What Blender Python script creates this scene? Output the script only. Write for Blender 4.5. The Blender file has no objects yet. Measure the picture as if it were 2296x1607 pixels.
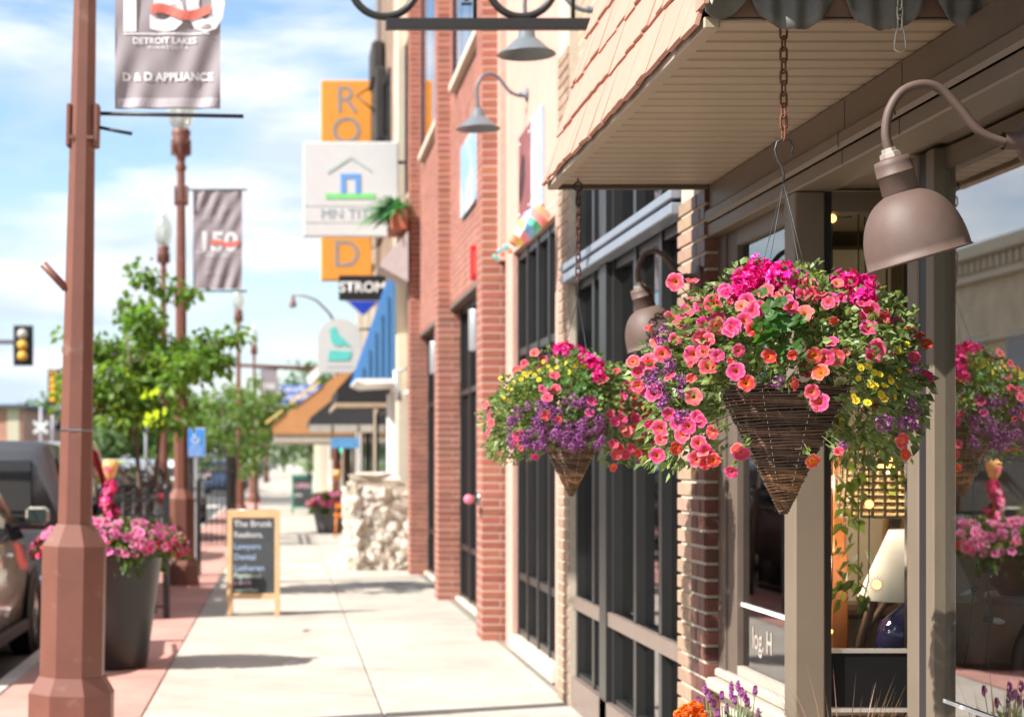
import bpy, math, random
from mathutils import Vector, Matrix, Euler
R = math.radians
random.seed(7)
SC = bpy.context.scene
COL = SC.collection
# ---------------------------------------------------------------- camera, sky, sun, exposure
CAMH = 1.6
cam = bpy.data.cameras.new('camera'); camo = bpy.data.objects.new('camera', cam); COL.objects.link(camo)
cam.sensor_width = 36.0; cam.lens = 4000 / 2296 * 36.0
cam.shift_x = (1148 - 640) / 2296; cam.shift_y = (1030 - 803.5) / 2296
cam.clip_start = 0.05; cam.clip_end = 3000
camo.location = (0, 0, CAMH); camo.rotation_euler = (R(90), 0, 0)
cam.dof.use_dof = True; cam.dof.focus_distance = 4.95; cam.dof.aperture_fstop = 3.7; cam.dof.aperture_blades = 7
SC.camera = camo
SUN_AZ = R(23)      # light travels +X, turned this much towards +Y
SUN_EL = R(43)
sd = Vector((math.cos(SUN_AZ) * math.cos(SUN_EL), math.sin(SUN_AZ) * math.cos(SUN_EL), -math.sin(SUN_EL)))
sun = bpy.data.lights.new('sun', 'SUN'); suno = bpy.data.objects.new('sun', sun); COL.objects.link(suno)
sun.energy = 5.0; sun.angle = R(0.53); sun.color = (1.0, 0.955, 0.89)
suno.rotation_euler = sd.to_track_quat('-Z', 'Y').to_euler(); suno.location = (-20, -10, 30)
W = bpy.data.worlds.new('World'); SC.world = W; W.use_nodes = True
def build_world():
    nt = W.node_tree; N = nt.nodes; L = nt.links; N.clear()
    out = N.new('ShaderNodeOutputWorld'); bg = N.new('ShaderNodeBackground'); bg.inputs[1].default_value = 0.106
    sky = N.new('ShaderNodeTexSky'); sky.sky_type = 'NISHITA'; sky.sun_disc = False
    sky.sun_elevation = SUN_EL; tos = -sd
    sky.sun_rotation = math.atan2(tos.x, tos.y); sky.air_density = 1.0; sky.dust_density = 0.6; sky.ozone_density = 1.4
    tc = N.new('ShaderNodeTexCoord'); mp = N.new('ShaderNodeMapping'); mp.inputs['Scale'].default_value = (1.0, 1.0, 3.8)
    mp.inputs['Location'].default_value = (4.1, 0.2, 0.6)
    L.new(tc.outputs['Generated'], mp.inputs[0])
    n1 = N.new('ShaderNodeTexNoise'); n1.inputs['Scale'].default_value = 4.2; n1.inputs['Detail'].default_value = 9; n1.inputs['Roughness'].default_value = 0.56
    n1.inputs['Distortion'].default_value = 0.25
    n2 = N.new('ShaderNodeTexNoise'); n2.inputs['Scale'].default_value = 7.0; n2.inputs['Detail'].default_value = 6
    L.new(mp.outputs[0], n1.inputs['Vector']); L.new(mp.outputs[0], n2.inputs['Vector'])
    r1 = N.new('ShaderNodeValToRGB'); r1.color_ramp.elements[0].position = 0.39; r1.color_ramp.elements[1].position = 0.565
    L.new(n1.outputs['Fac'], r1.inputs[0])
    r2 = N.new('ShaderNodeValToRGB'); e = r2.color_ramp.elements
    e[0].position = 0.38; e[0].color = (3.6, 4.25, 5.2, 1); e[1].position = 0.58; e[1].color = (6.0, 6.0, 6.1, 1)
    L.new(n2.outputs['Fac'], r2.inputs[0])
    tint = N.new('ShaderNodeMix'); tint.data_type = 'RGBA'; tint.blend_type = 'MULTIPLY'; tint.inputs[0].default_value = 1.0
    tint.inputs[7].default_value = (0.96, 1.0, 1.0, 1)
    L.new(sky.outputs[0], tint.inputs[6])
    mx = N.new('ShaderNodeMix'); mx.data_type = 'RGBA'
    L.new(r1.outputs[0], mx.inputs[0]); L.new(tint.outputs[2], mx.inputs[6]); L.new(r2.outputs[0], mx.inputs[7])
    L.new(mx.outputs[2], bg.inputs[0]); L.new(bg.outputs[0], out.inputs[0])
build_world()
SC.view_settings.view_transform = 'Standard'; SC.view_settings.look = 'None'
SC.view_settings.exposure = 1.0; SC.view_settings.gamma = 1.0; SC.view_settings.use_curve_mapping = False
SC.cycles.max_bounces = 8; SC.cycles.transparent_max_bounces = 16; SC.cycles.caustics_reflective = False; SC.cycles.caustics_refractive = False
SC.cycles.sample_clamp_indirect = 6.0

# ---------------------------------------------------------------- helpers
FPX = 4000.0
def at(x, y, Y):
    "a point of the photograph (2296 px wide measure) at street distance Y"
    return Vector(((x - 640) * Y / FPX, Y, CAMH - (y - 1030) * Y / FPX))
def crop(x0, y0, s, cx, cy):
    return ((x0 + cx / s) * 0.70624, (y0 + cy / s) * 0.70624)

class MB:
    def __init__(s): s.v = []; s.f = []; s.sm = []
    def add(s, vs, fs, smooth=False):
        o = len(s.v); s.v += [tuple(p) for p in vs]; s.f += [tuple(i + o for i in f) for f in fs]; s.sm += [smooth] * len(fs); return s
    def box(s, x0, x1, y0, y1, z0, z1, M=None):
        vs = [Vector((x, y, z)) for z in (z0, z1) for y in (y0, y1) for x in (x0, x1)]
        if M is not None: vs = [M @ p for p in vs]
        return s.add(vs, [(0, 2, 3, 1), (4, 5, 7, 6), (0, 1, 5, 4), (2, 6, 7, 3), (0, 4, 6, 2), (1, 3, 7, 5)])
    def bbox(s, x0, x1, y0, y1, z0, z1, b=0.01, M=None):
        "box with chamfered edges"
        b = min(b, (x1 - x0) * .45, (y1 - y0) * .45, (z1 - z0) * .45)
        vs = []
        for (z, i) in ((z0, b), (z0 + b, 0), (z1 - b, 0), (z1, b)):
            X0, X1, Y0, Y1 = x0 + i, x1 - i, y0 + i, y1 - i
            c = b if i == 0 else b * .6
            vs += [Vector((X0 + c, Y0, z)), Vector((X1 - c, Y0, z)), Vector((X1, Y0 + c, z)), Vector((X1, Y1 - c, z)),
                   Vector((X1 - c, Y1, z)), Vector((X0 + c, Y1, z)), Vector((X0, Y1 - c, z)), Vector((X0, Y0 + c, z))]
        if M is not None: vs = [M @ p for p in vs]
        fs = [tuple(range(7, -1, -1)), tuple(range(24, 32))]
        for k in range(3):
            for j in range(8):
                a = k * 8 + j; c = k * 8 + (j + 1) % 8
                fs.append((a, c, c + 8, a + 8))
        return s.add(vs, fs)
    def quad(s, a, b, c, d): return s.add([a, b, c, d], [(0, 1, 2, 3)])
    def tube(s, pts, r, n=8, caps=True, smooth=True):
        pts = [Vector(p) for p in pts]; m = len(pts)
        rs = r if isinstance(r, (list, tuple)) else [r] * m
        vs = []; up = None
        for i, p in enumerate(pts):
            t = (pts[min(i + 1, m - 1)] - pts[max(i - 1, 0)])
            if t.length < 1e-9: t = Vector((0, 0, 1))
            t.normalize()
            if up is None:
                up = Vector((0, 0, 1)) if abs(t.z) < .9 else Vector((1, 0, 0))
            a = t.cross(up)
            if a.length < 1e-6: a = t.cross(Vector((0.3, 1, 0.2)))
            a.normalize(); b = a.cross(t).normalized(); up = b
            for k in range(n):
                w = 2 * math.pi * k / n
                vs.append(p + (a * math.cos(w) + b * math.sin(w)) * rs[i])
        fs = []
        for i in range(m - 1):
            for k in range(n):
                k2 = (k + 1) % n
                fs.append((i * n + k, i * n + k2, (i + 1) * n + k2, (i + 1) * n + k))
        s.add(vs, fs, smooth)
        if caps:
            o = len(s.v) - m * n
            s.f.append(tuple(o + k for k in range(n - 1, -1, -1))); s.sm.append(False)
            s.f.append(tuple(o + (m - 1) * n + k for k in range(n))); s.sm.append(False)
        return s
    def ring(s, c, rad, r, ax1, ax2, n=24, m=8, a0=0, a1=2 * math.pi):
        c = Vector(c); ax1 = Vector(ax1); ax2 = Vector(ax2); nm = ax1.cross(ax2).normalized()
        full = abs(a1 - a0 - 2 * math.pi) < 1e-6; cnt = n if full else n + 1
        vs = []
        for i in range(cnt):
            w = a0 + (a1 - a0) * i / n; d = ax1 * math.cos(w) + ax2 * math.sin(w); p = c + d * rad
            d = d.normalized()
            for k in range(m):
                u = 2 * math.pi * k / m; vs.append(p + (d * math.cos(u) + nm * math.sin(u)) * r)
        fs = []
        for i in range(n if full else n):
            j = (i + 1) % cnt
            for k in range(m):
                k2 = (k + 1) % m; fs.append((i * m + k, j * m + k, j * m + k2, i * m + k2))
        return s.add(vs, fs, True)
    def lathe(s, prof, n=24, M=None, smooth=True, cap0=False, cap1=False, rot=0, oval=1.0):
        vs = []
        for (r, z) in prof:
            for k in range(n):
                w = 2 * math.pi * k / n + rot; vs.append(Vector((r * math.cos(w), r * math.sin(w) * oval, z)))
        if M is not None: vs = [M @ p for p in vs]
        fs = []
        for i in range(len(prof) - 1):
            for k in range(n):
                k2 = (k + 1) % n; fs.append((i * n + k, i * n + k2, (i + 1) * n + k2, (i + 1) * n + k))
        s.add(vs, fs, smooth); o = len(s.v) - len(vs)
        if cap0: s.f.append(tuple(o + k for k in range(n - 1, -1, -1))); s.sm.append(False)
        if cap1: s.f.append(tuple(o + (len(prof) - 1) * n + k for k in range(n))); s.sm.append(False)
        return s
    def prism(s, poly, org, u, v, w, d):
        "flat polygon (a,b) on axes u,v from org, pushed d along w"
        org = Vector(org); u = Vector(u); v = Vector(v); w = Vector(w) * d; n = len(poly)
        vs = [org + u * a + v * b for a, b in poly]; vs += [p + w for p in vs]
        fs = [tuple(range(n - 1, -1, -1)), tuple(range(n, 2 * n))]
        for i in range(n):
            j = (i + 1) % n; fs.append((i, j, n + j, n + i))
        return s.add(vs, fs)
    def sphere(s, c, r, n=12, m=8, sc=(1, 1, 1)):
        c = Vector(c); vs = []; fs = []
        for i in range(m + 1):
            t = math.pi * i / m
            for k in range(n):
                w = 2 * math.pi * k / n
                vs.append(c + Vector((r * sc[0] * math.sin(t) * math.cos(w), r * sc[1] * math.sin(t) * math.sin(w), r * sc[2] * math.cos(t))))
        for i in range(m):
            for k in range(n):
                k2 = (k + 1) % n; fs.append((i * n + k, (i + 1) * n + k, (i + 1) * n + k2, i * n + k2))
        return s.add(vs, fs, True)
    def mesh(s, name):
        me = bpy.data.meshes.new(name); me.from_pydata(s.v, [], s.f)
        me.polygons.foreach_set('use_smooth', s.sm); me.update(); return me
    def build(s, name, mat, parent=None, loc=None):
        return link(name, s.mesh(name), mat, parent, loc)
def link(name, me, mat, parent=None, loc=None, rot=None, scale=None):
    if mat is not None and not me.materials: me.materials.append(mat)
    o = bpy.data.objects.new(name, me); COL.objects.link(o)
    if parent is not None: o.parent = parent
    if loc is not None: o.location = loc
    if rot is not None: o.rotation_euler = rot
    if scale is not None: o.scale = scale if hasattr(scale, '__len__') else (scale,) * 3
    return o
def tag(o, label, cat, group=None):
    o['label'] = label; o['category'] = cat
    if group: o['group'] = group
    return o
def stuff(o): o['kind'] = 'stuff'; return o
def structure(o): o['kind'] = 'structure'; return o
def thing(name, label, cat, loc=(0, 0, 0), rotz=0, group=None):
    o = bpy.data.objects.new(name, None); COL.objects.link(o); o.empty_display_size = 0.1
    o.location = loc; o.rotation_euler = (0, 0, rotz)
    return tag(o, label, cat, group)
def text_mesh(txt, size, bold=0.0, ext=0.0, align='CENTER', spacing=1.0):
    "letters standing in the XZ plane, read from -Y"
    c = bpy.data.curves.new('text', 'FONT'); c.body = txt; c.size = size; c.align_x = align; c.align_y = 'CENTER'
    c.offset = bold; c.extrude = ext; c.resolution_u = 3; c.space_character = spacing
    o = bpy.data.objects.new('text', c); COL.objects.link(o)
    bpy.context.view_layer.update()
    me = bpy.data.meshes.new_from_object(o.evaluated_get(bpy.context.evaluated_depsgraph_get()))
    bpy.data.objects.remove(o); bpy.data.curves.remove(c)
    for v in me.vertices: v.co = Vector((v.co.x, -v.co.z, v.co.y))
    return me

# ---------------------------------------------------------------- materials
MATS = {}
def _base(name):
    m = bpy.data.materials.new(name); m.use_nodes = True; nt = m.node_tree
    return m, nt, nt.nodes, nt.links, nt.nodes['Principled BSDF']
def mat(name, col, rough=0.6, metal=0.0, var=0.12, scale=6.0, bump=0.0, bscale=60.0, rand=0.0, coat=0.0, spec=0.5, emit=None, estr=0.0, island=0.0, hue=0.0, dirt=None):
    if name in MATS: return MATS[name]
    m, nt, N, L, p = _base(name)
    p.inputs['Roughness'].default_value = rough; p.inputs['Metallic'].default_value = metal
    p.inputs['Specular IOR Level'].default_value = spec; p.inputs['Coat Weight'].default_value = coat
    tc = N.new('ShaderNodeTexCoord')
    nz = N.new('ShaderNodeTexNoise'); nz.inputs['Scale'].default_value = scale; nz.inputs['Detail'].default_value = 6; nz.inputs['Roughness'].default_value = 0.62
    L.new(tc.outputs['Object'], nz.inputs['Vector'])
    mr = N.new('ShaderNodeMapRange'); mr.inputs[1].default_value = 0.3; mr.inputs[2].default_value = 0.7; mr.inputs[3].default_value = 1 - var; mr.inputs[4].default_value = 1 + var
    L.new(nz.outputs['Fac'], mr.inputs[0])
    hs = N.new('ShaderNodeHueSaturation'); hs.inputs['Color'].default_value = (*col, 1)
    val = mr.outputs[0]
    src = None
    if rand > 0 or hue > 0:
        oi = N.new('ShaderNodeObjectInfo'); src = oi.outputs['Random']; amt = rand
    if island > 0:
        gi = N.new('ShaderNodeNewGeometry'); src = gi.outputs['Random Per Island']; amt = island
    if src is not None:
        m2 = N.new('ShaderNodeMapRange'); m2.inputs[3].default_value = 1 - amt; m2.inputs[4].default_value = 1 + amt
        L.new(src, m2.inputs[0]); mu = N.new('ShaderNodeMath'); mu.operation = 'MULTIPLY'
        L.new(val, mu.inputs[0]); L.new(m2.outputs[0], mu.inputs[1]); val = mu.outputs[0]
        if hue > 0:
            fr = N.new('ShaderNodeMath'); fr.operation = 'MULTIPLY'; fr.inputs[1].default_value = 7.31
            fc = N.new('ShaderNodeMath'); fc.operation = 'FRACT'
            L.new(src, fr.inputs[0]); L.new(fr.outputs[0], fc.inputs[0])
            m3 = N.new('ShaderNodeMapRange'); m3.inputs[3].default_value = 0.5 - hue; m3.inputs[4].default_value = 0.5 + hue
            L.new(fc.outputs[0], m3.inputs[0]); L.new(m3.outputs[0], hs.inputs['Hue'])
    L.new(val, hs.inputs['Value'])
    colout = hs.outputs[0]
    if dirt is not None:
        dcol, dscale, lo, hi = dirt
        n3 = N.new('ShaderNodeTexNoise'); n3.inputs['Scale'].default_value = dscale; n3.inputs['Detail'].default_value = 8; n3.inputs['Roughness'].default_value = .7
        L.new(tc.outputs['Object'], n3.inputs['Vector'])
        m4 = N.new('ShaderNodeMapRange'); m4.inputs[1].default_value = lo; m4.inputs[2].default_value = hi; L.new(n3.outputs['Fac'], m4.inputs[0])
        mx = N.new('ShaderNodeMix'); mx.data_type = 'RGBA'; L.new(m4.outputs[0], mx.inputs[0]); L.new(colout, mx.inputs[6]); mx.inputs[7].default_value = (*dcol, 1)
        colout = mx.outputs[2]
    L.new(colout, p.inputs['Base Color'])
    if bump > 0:
        nb = N.new('ShaderNodeTexNoise'); nb.inputs['Scale'].default_value = bscale; nb.inputs['Detail'].default_value = 5
        L.new(tc.outputs['Object'], nb.inputs['Vector'])
        bp = N.new('ShaderNodeBump'); bp.inputs['Strength'].default_value = bump; bp.inputs['Distance'].default_value = 0.01
        L.new(nb.outputs['Fac'], bp.inputs['Height']); L.new(bp.outputs[0], p.inputs['Normal'])
    if emit is not None:
        p.inputs['Emission Color'].default_value = (*emit, 1); p.inputs['Emission Strength'].default_value = estr
    MATS[name] = m; return m
def leafmat(name, col, island=0.45, hue=0.02, trans=0.35, rough=0.45):
    if name in MATS: return MATS[name]
    m = mat(name, col, rough=rough, var=0.1, scale=9, island=island, hue=hue, spec=0.4)
    nt = m.node_tree; N = nt.nodes; L = nt.links; p = N['Principled BSDF']
    hs = [n for n in N if n.type == 'HUE_SAT'][0]
    tr = N.new('ShaderNodeBsdfTranslucent'); mx = N.new('ShaderNodeMixShader'); mx.inputs[0].default_value = trans
    br = N.new('ShaderNodeMix'); br.data_type = 'RGBA'; br.blend_type = 'MULTIPLY'; br.inputs[0].default_value = 1; br.inputs[7].default_value = (1.5, 1.6, 0.7, 1)
    L.new(hs.outputs[0], br.inputs[6]); L.new(br.outputs[2], tr.inputs[0])
    L.new(p.outputs[0], mx.inputs[1]); L.new(tr.outputs[0], mx.inputs[2])
    L.new(mx.outputs[0], N['Material Output'].inputs[0]); return m
def brickmat(name, c1, c2, mortar, swap='YZ', bw=0.2, rh=0.068, mw=0.009):
    if name in MATS: return MATS[name]
    m, nt, N, L, p = _base(name); p.inputs['Roughness'].default_value = 0.85
    tc = N.new('ShaderNodeTexCoord'); sp = N.new('ShaderNodeSeparateXYZ'); cb = N.new('ShaderNodeCombineXYZ')
    L.new(tc.outputs['Object'], sp.inputs[0])
    L.new(sp.outputs[swap[0]], cb.inputs[0]); L.new(sp.outputs[swap[1]], cb.inputs[1])
    b = N.new('ShaderNodeTexBrick'); b.inputs['Scale'].default_value = 1.0
    b.inputs['Brick Width'].default_value = bw; b.inputs['Row Height'].default_value = rh; b.inputs['Mortar Size'].default_value = mw
    b.inputs['Color1'].default_value = (*c1, 1); b.inputs['Color2'].default_value = (*c2, 1); b.inputs['Mortar'].default_value = (*mortar, 1)
    L.new(cb.outputs[0], b.inputs['Vector'])
    nz = N.new('ShaderNodeTexNoise'); nz.inputs['Scale'].default_value = 1.3; nz.inputs['Detail'].default_value = 8; L.new(tc.outputs['Object'], nz.inputs['Vector'])
    mr = N.new('ShaderNodeMapRange'); mr.inputs[1].default_value = .3; mr.inputs[2].default_value = .7; mr.inputs[3].default_value = .8; mr.inputs[4].default_value = 1.15; L.new(nz.outputs['Fac'], mr.inputs[0])
    hs = N.new('ShaderNodeHueSaturation'); L.new(b.outputs[0], hs.inputs['Color']); L.new(mr.outputs[0], hs.inputs['Value']); L.new(hs.outputs[0], p.inputs['Base Color'])
    bp = N.new('ShaderNodeBump'); bp.invert = True; bp.inputs['Strength'].default_value = .5; bp.inputs['Distance'].default_value = .01; L.new(b.outputs['Fac'], bp.inputs['Height']); L.new(bp.outputs[0], p.inputs['Normal'])
    MATS[name] = m; return m
def glassmat(name, tint=(0.8, 0.84, 0.82), ior=1.55, boost=0.0, rough=0.0):
    if name in MATS: return MATS[name]
    m, nt, N, L, p = _base(name); N.remove(p)
    t = N.new('ShaderNodeBsdfTransparent'); t.inputs[0].default_value = (*tint, 1)
    g = N.new('ShaderNodeBsdfGlossy'); g.inputs['Roughness'].default_value = rough; g.inputs[0].default_value = (.97, .98, 1, 1)
    f = N.new('ShaderNodeFresnel'); f.inputs[0].default_value = ior
    ad = N.new('ShaderNodeMath'); ad.operation = 'ADD'; ad.use_clamp = True; ad.inputs[1].default_value = boost
    mx = N.new('ShaderNodeMixShader'); L.new(f.outputs[0], ad.inputs[0]); L.new(ad.outputs[0], mx.inputs[0]); L.new(t.outputs[0], mx.inputs[1]); L.new(g.outputs[0], mx.inputs[2])
    L.new(mx.outputs[0], N['Material Output'].inputs[0]); MATS[name] = m; return m
def petalmat(name, outer, inner, eye, r=0.027, hue=0.025, vein=True, redden=(0.75, 0.04, 0.02)):
    "colour runs from the throat to the rim of the flower itself"
    if name in MATS: return MATS[name]
    m, nt, N, L, p = _base(name); p.inputs['Roughness'].default_value = 0.75; p.inputs['Specular IOR Level'].default_value = 0.2
    tc = N.new('ShaderNodeTexCoord'); sp = N.new('ShaderNodeSeparateXYZ'); cb = N.new('ShaderNodeCombineXYZ')
    L.new(tc.outputs['Object'], sp.inputs[0]); L.new(sp.outputs[0], cb.inputs[0]); L.new(sp.outputs[1], cb.inputs[1])
    ln = N.new('ShaderNodeVectorMath'); ln.operation = 'LENGTH'; L.new(cb.outputs[0], ln.inputs[0])
    dv = N.new('ShaderNodeMath'); dv.operation = 'DIVIDE'; dv.inputs[1].default_value = r; L.new(ln.outputs['Value'], dv.inputs[0])
    rp = N.new('ShaderNodeValToRGB'); e = rp.color_ramp.elements
    e[0].position = 0.06; e[0].color = (*eye, 1); e[1].position = 0.66; e[1].color = (*outer, 1)
    k = rp.color_ramp.elements.new(0.97); k.color = tuple(min(.9, a * .8 + .17) for a in outer) + (1,)
    k = rp.color_ramp.elements.new(0.19); k.color = (*inner, 1)
    k = rp.color_ramp.elements.new(0.36); k.color = tuple((a * .45 + b * .55) for a, b in zip(inner, outer)) + (1,)
    L.new(dv.outputs[0], rp.inputs[0])
    oi = N.new('ShaderNodeObjectInfo'); mr = N.new('ShaderNodeMapRange'); mr.inputs[3].default_value = .5 - hue; mr.inputs[4].default_value = .5 + hue; L.new(oi.outputs['Random'], mr.inputs[0])
    hs = N.new('ShaderNodeHueSaturation'); L.new(mr.outputs[0], hs.inputs['Hue']); L.new(rp.outputs[0], hs.inputs['Color'])
    fr = N.new('ShaderNodeMath'); fr.operation = 'MULTIPLY'; fr.inputs[1].default_value = 13.7; fc = N.new('ShaderNodeMath'); fc.operation = 'FRACT'
    L.new(oi.outputs['Random'], fr.inputs[0]); L.new(fr.outputs[0], fc.inputs[0])
    pn = N.new('ShaderNodeTexNoise'); pn.inputs['Scale'].default_value = 90; pn.inputs['Detail'].default_value = 4; L.new(tc.outputs['Object'], pn.inputs['Vector'])
    ad = N.new('ShaderNodeMath'); ad.operation = 'ADD'; L.new(fc.outputs[0], ad.inputs[0]); L.new(pn.outputs['Fac'], ad.inputs[1])
    vr = N.new('ShaderNodeMapRange'); vr.inputs[1].default_value = .2; vr.inputs[2].default_value = 1.8; vr.inputs[3].default_value = .62; vr.inputs[4].default_value = 1.12; L.new(ad.outputs[0], vr.inputs[0]); L.new(vr.outputs[0], hs.inputs['Value'])
    col = hs.outputs[0]
    if vein:
        at2 = N.new('ShaderNodeMath'); at2.operation = 'ARCTAN2'; L.new(sp.outputs[1], at2.inputs[0]); L.new(sp.outputs[0], at2.inputs[1])
        m5 = N.new('ShaderNodeMath'); m5.operation = 'MULTIPLY'; m5.inputs[1].default_value = 5; L.new(at2.outputs[0], m5.inputs[0])
        cs = N.new('ShaderNodeMath'); cs.operation = 'COSINE'; L.new(m5.outputs[0], cs.inputs[0])
        v2 = N.new('ShaderNodeMapRange'); v2.inputs[1].default_value = .86; v2.inputs[2].default_value = 1.0; v2.inputs[3].default_value = 0; v2.inputs[4].default_value = .55; L.new(cs.outputs[0], v2.inputs[0])
        mx = N.new('ShaderNodeMix'); mx.data_type = 'RGBA'; L.new(v2.outputs[0], mx.inputs[0]); L.new(col, mx.inputs[6]); mx.inputs[7].default_value = (*redden, 1); col = mx.outputs[2]
    L.new(col, p.inputs['Base Color'])
    tr = N.new('ShaderNodeBsdfTranslucent'); L.new(col, tr.inputs[0]); ms = N.new('ShaderNodeMixShader'); ms.inputs[0].default_value = .3
    L.new(p.outputs[0], ms.inputs[1]); L.new(tr.outputs[0], ms.inputs[2]); L.new(ms.outputs[0], N['Material Output'].inputs[0])
    MATS[name] = m; return m

BROWN = mat('brown_enamel', (0.185, 0.075, 0.053), rough=0.45, var=0.12, scale=3, bump=0.05, bscale=140, dirt=((0.30, 0.19, 0.15), 7.0, 0.58, 0.8))
TAUPE = mat('taupe_enamel', (0.112, 0.071, 0.057), rough=0.6, var=0.16, scale=9, bump=0.05, bscale=200)
BLACK = mat('black_metal', (0.018, 0.018, 0.02), rough=0.45, var=0.1)
DKFRAME = mat('dark_bronze_frame', (0.022, 0.022, 0.022), rough=0.35, var=0.1)
STEEL = mat('dull_steel', (0.32, 0.32, 0.33), rough=0.35, metal=1.0, var=0.1)
WHITE = mat('white_paint', (0.8, 0.8, 0.79), rough=0.5, var=0.04)
TAN = mat('tan_trim_paint', (0.168, 0.131, 0.095), rough=0.5, var=0.08, scale=2.5, bump=0.04, bscale=90, dirt=((0.15, 0.115, 0.085), 3.0, .62, .85))
CREAM = mat('cream_stucco', (0.56, 0.47, 0.38), rough=0.9, var=0.12, scale=20, bump=0.5, bscale=110)
GLASS = glassmat('window_glass', boost=0.10)
DGLASS = glassmat('dark_window_glass', (0.55, 0.6, 0.58), ior=1.58, boost=0.13)
BGLASS = glassmat('recessed_glass', (0.4, 0.42, 0.42), ior=1.12)
PGLASS = glassmat('panel_glass', (0.92, 0.93, 0.92), ior=1.22)
DARKROOM = mat('unlit_room_dark', (0.05, 0.045, 0.04), rough=0.9, var=0.3, scale=1.2)  # near-black colour stands for the lack of light in the rooms behind glass
# ================================================================ ground, road, pavement
ASPHALT = mat('asphalt', (0.075, 0.073, 0.072), rough=0.9, var=0.25, scale=1.5, bump=0.4, bscale=60)
CONC = mat('sidewalk_concrete', (0.475, 0.43, 0.365), rough=0.85, var=0.08, scale=1.3, bump=0.18, bscale=120, rand=0.06, dirt=((0.38, 0.335, 0.275), 1.6, .5, .72))
def gum(m):
    "scattered small dark spots worn into the slabs"
    nt = m.node_tree; N = nt.nodes; L = nt.links; p = N['Principled BSDF']; src = p.inputs['Base Color'].links[0].from_socket
    ge = N.new('ShaderNodeNewGeometry'); vo = N.new('ShaderNodeTexVoronoi'); vo.inputs['Scale'].default_value = 2.6; L.new(ge.outputs['Position'], vo.inputs['Vector'])
    nz = N.new('ShaderNodeTexNoise'); nz.inputs['Scale'].default_value = .9; nz.inputs['Detail'].default_value = 9; nz.inputs['Roughness'].default_value = .7; L.new(ge.outputs['Position'], nz.inputs['Vector'])
    a = N.new('ShaderNodeMapRange'); a.inputs[1].default_value = .045; a.inputs[2].default_value = .075; a.inputs[3].default_value = .72; a.inputs[4].default_value = 1.0; L.new(vo.outputs['Distance'], a.inputs[0])
    b = N.new('ShaderNodeMapRange'); b.inputs[1].default_value = .36; b.inputs[2].default_value = .62; b.inputs[3].default_value = .80; b.inputs[4].default_value = 1.06; L.new(nz.outputs['Fac'], b.inputs[0])
    mu = N.new('ShaderNodeMath'); mu.operation = 'MULTIPLY'; L.new(a.outputs[0], mu.inputs[0]); L.new(b.outputs[0], mu.inputs[1])
    hs = N.new('ShaderNodeHueSaturation'); L.new(mu.outputs[0], hs.inputs['Value']); L.new(src, hs.inputs['Color']); L.new(hs.outputs[0], p.inputs['Base Color'])
gum(CONC)
CURBM = mat('curb_concrete', (0.5, 0.46, 0.4), rough=0.9, var=0.1, scale=2, bump=0.2)
PINK = mat('red_stained_paving', (0.53, 0.275, 0.225), rough=0.85, var=0.1, scale=2.0, bump=0.15, bscale=50, rand=0.05, dirt=((0.5, 0.30, 0.25), 1.3, .5, .8))
gum(PINK)
GRASS = mat('verge_grass', (0.09, 0.15, 0.035), rough=0.9, var=0.3, scale=3)
structure(MB().box(-700, 700, -60, 1400, -0.6, -0.2).build('ground', GRASS))
structure(MB().box(-13.6, -2.1, -40, 900, -0.3, -0.13).build('road', ASPHALT))
structure(MB().box(-120, -13.6, 68, 80, -0.3, -0.134).build('cross_street', ASPHALT))
structure(MB().box(-2.1, 120, 68, 80, -0.3, -0.134).build('cross_street_arm', ASPHALT))
MARK = mat('road_paint', (0.6, 0.58, 0.5), rough=0.8, var=0.2, scale=20)
YMARK = mat('yellow_road_paint', (0.6, 0.42, 0.05), rough=0.8, var=0.2, scale=20)
mk = structure(MB().box(-4.62, -4.52, -40, 64, -0.13, -0.126).build('road_marking', MARK))
mk = structure(MB().box(-7.95, -7.83, -40, 64, -0.13, -0.126).box(-7.7, -7.58, -40, 64, -0.13, -0.126).build('centre_line', YMARK))
cw = structure(MB().box(-13.4, -13.2, 64.6, 67.6, -0.13, -0.126).build('crosswalk', MARK))
for i in range(12): MB().box(-12.8 + i * .9, -12.35 + i * .9, 64.6, 67.6, -0.13, -0.126).build('stripe', MARK, cw)
curb = structure(MB().box(-2.085, -1.955, -20, 68, -0.3, -0.02).build('curb', CURBM))
cm = MB().bbox(-2.1, -1.945, 0.006, 2.99, -0.25, 0.0, 0.02).mesh('curb_stone')
for i in range(22): link('curb_stone', cm, CURBM, curb, (0, -2 + i * 3.0, 0))
pv = structure(MB().box(-1.945, -0.9, -20, 68, -0.3, -0.012).build('paver_strip', mat('paving_joint', (0.30, 0.17, 0.14), rough=.9)))
pm = MB().bbox(0.004, 0.518, 0.004, 0.996, -0.1, 0.0, 0.004).mesh('paver')
for i in range(64):
    for j in range(2):
        link('paver', pm, PINK, pv, (-1.943 + j * .5215, 4.0 + i * 1.0, random.uniform(-.002, .001)))
sw = structure(MB().box(-0.9, 3.4, -20, 68, -0.3, -0.014).build('sidewalk', mat('sidewalk_joint', (0.22, 0.20, 0.17), rough=.95)))
s1 = MB().bbox(0.005, 1.515, 0.006, 1.52, -0.1, 0.0, 0.008).mesh('slab'); s2 = MB().bbox(0.005, 1.245, 0.006, 1.52, -0.1, 0.0, 0.008).mesh('slab')
for i in range(38):
    y = 3.62 + i * 1.526
    link('slab', s1, CONC, sw, (-0.9, y, random.uniform(-.0015, .0015))); link('slab', s2, CONC, sw, (0.62, y, random.uniform(-.0015, .0015)))
structure(MB().box(-2.1, 3.4, 80, 600, -0.3, 0.0).build('far_sidewalk', CONC))
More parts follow.
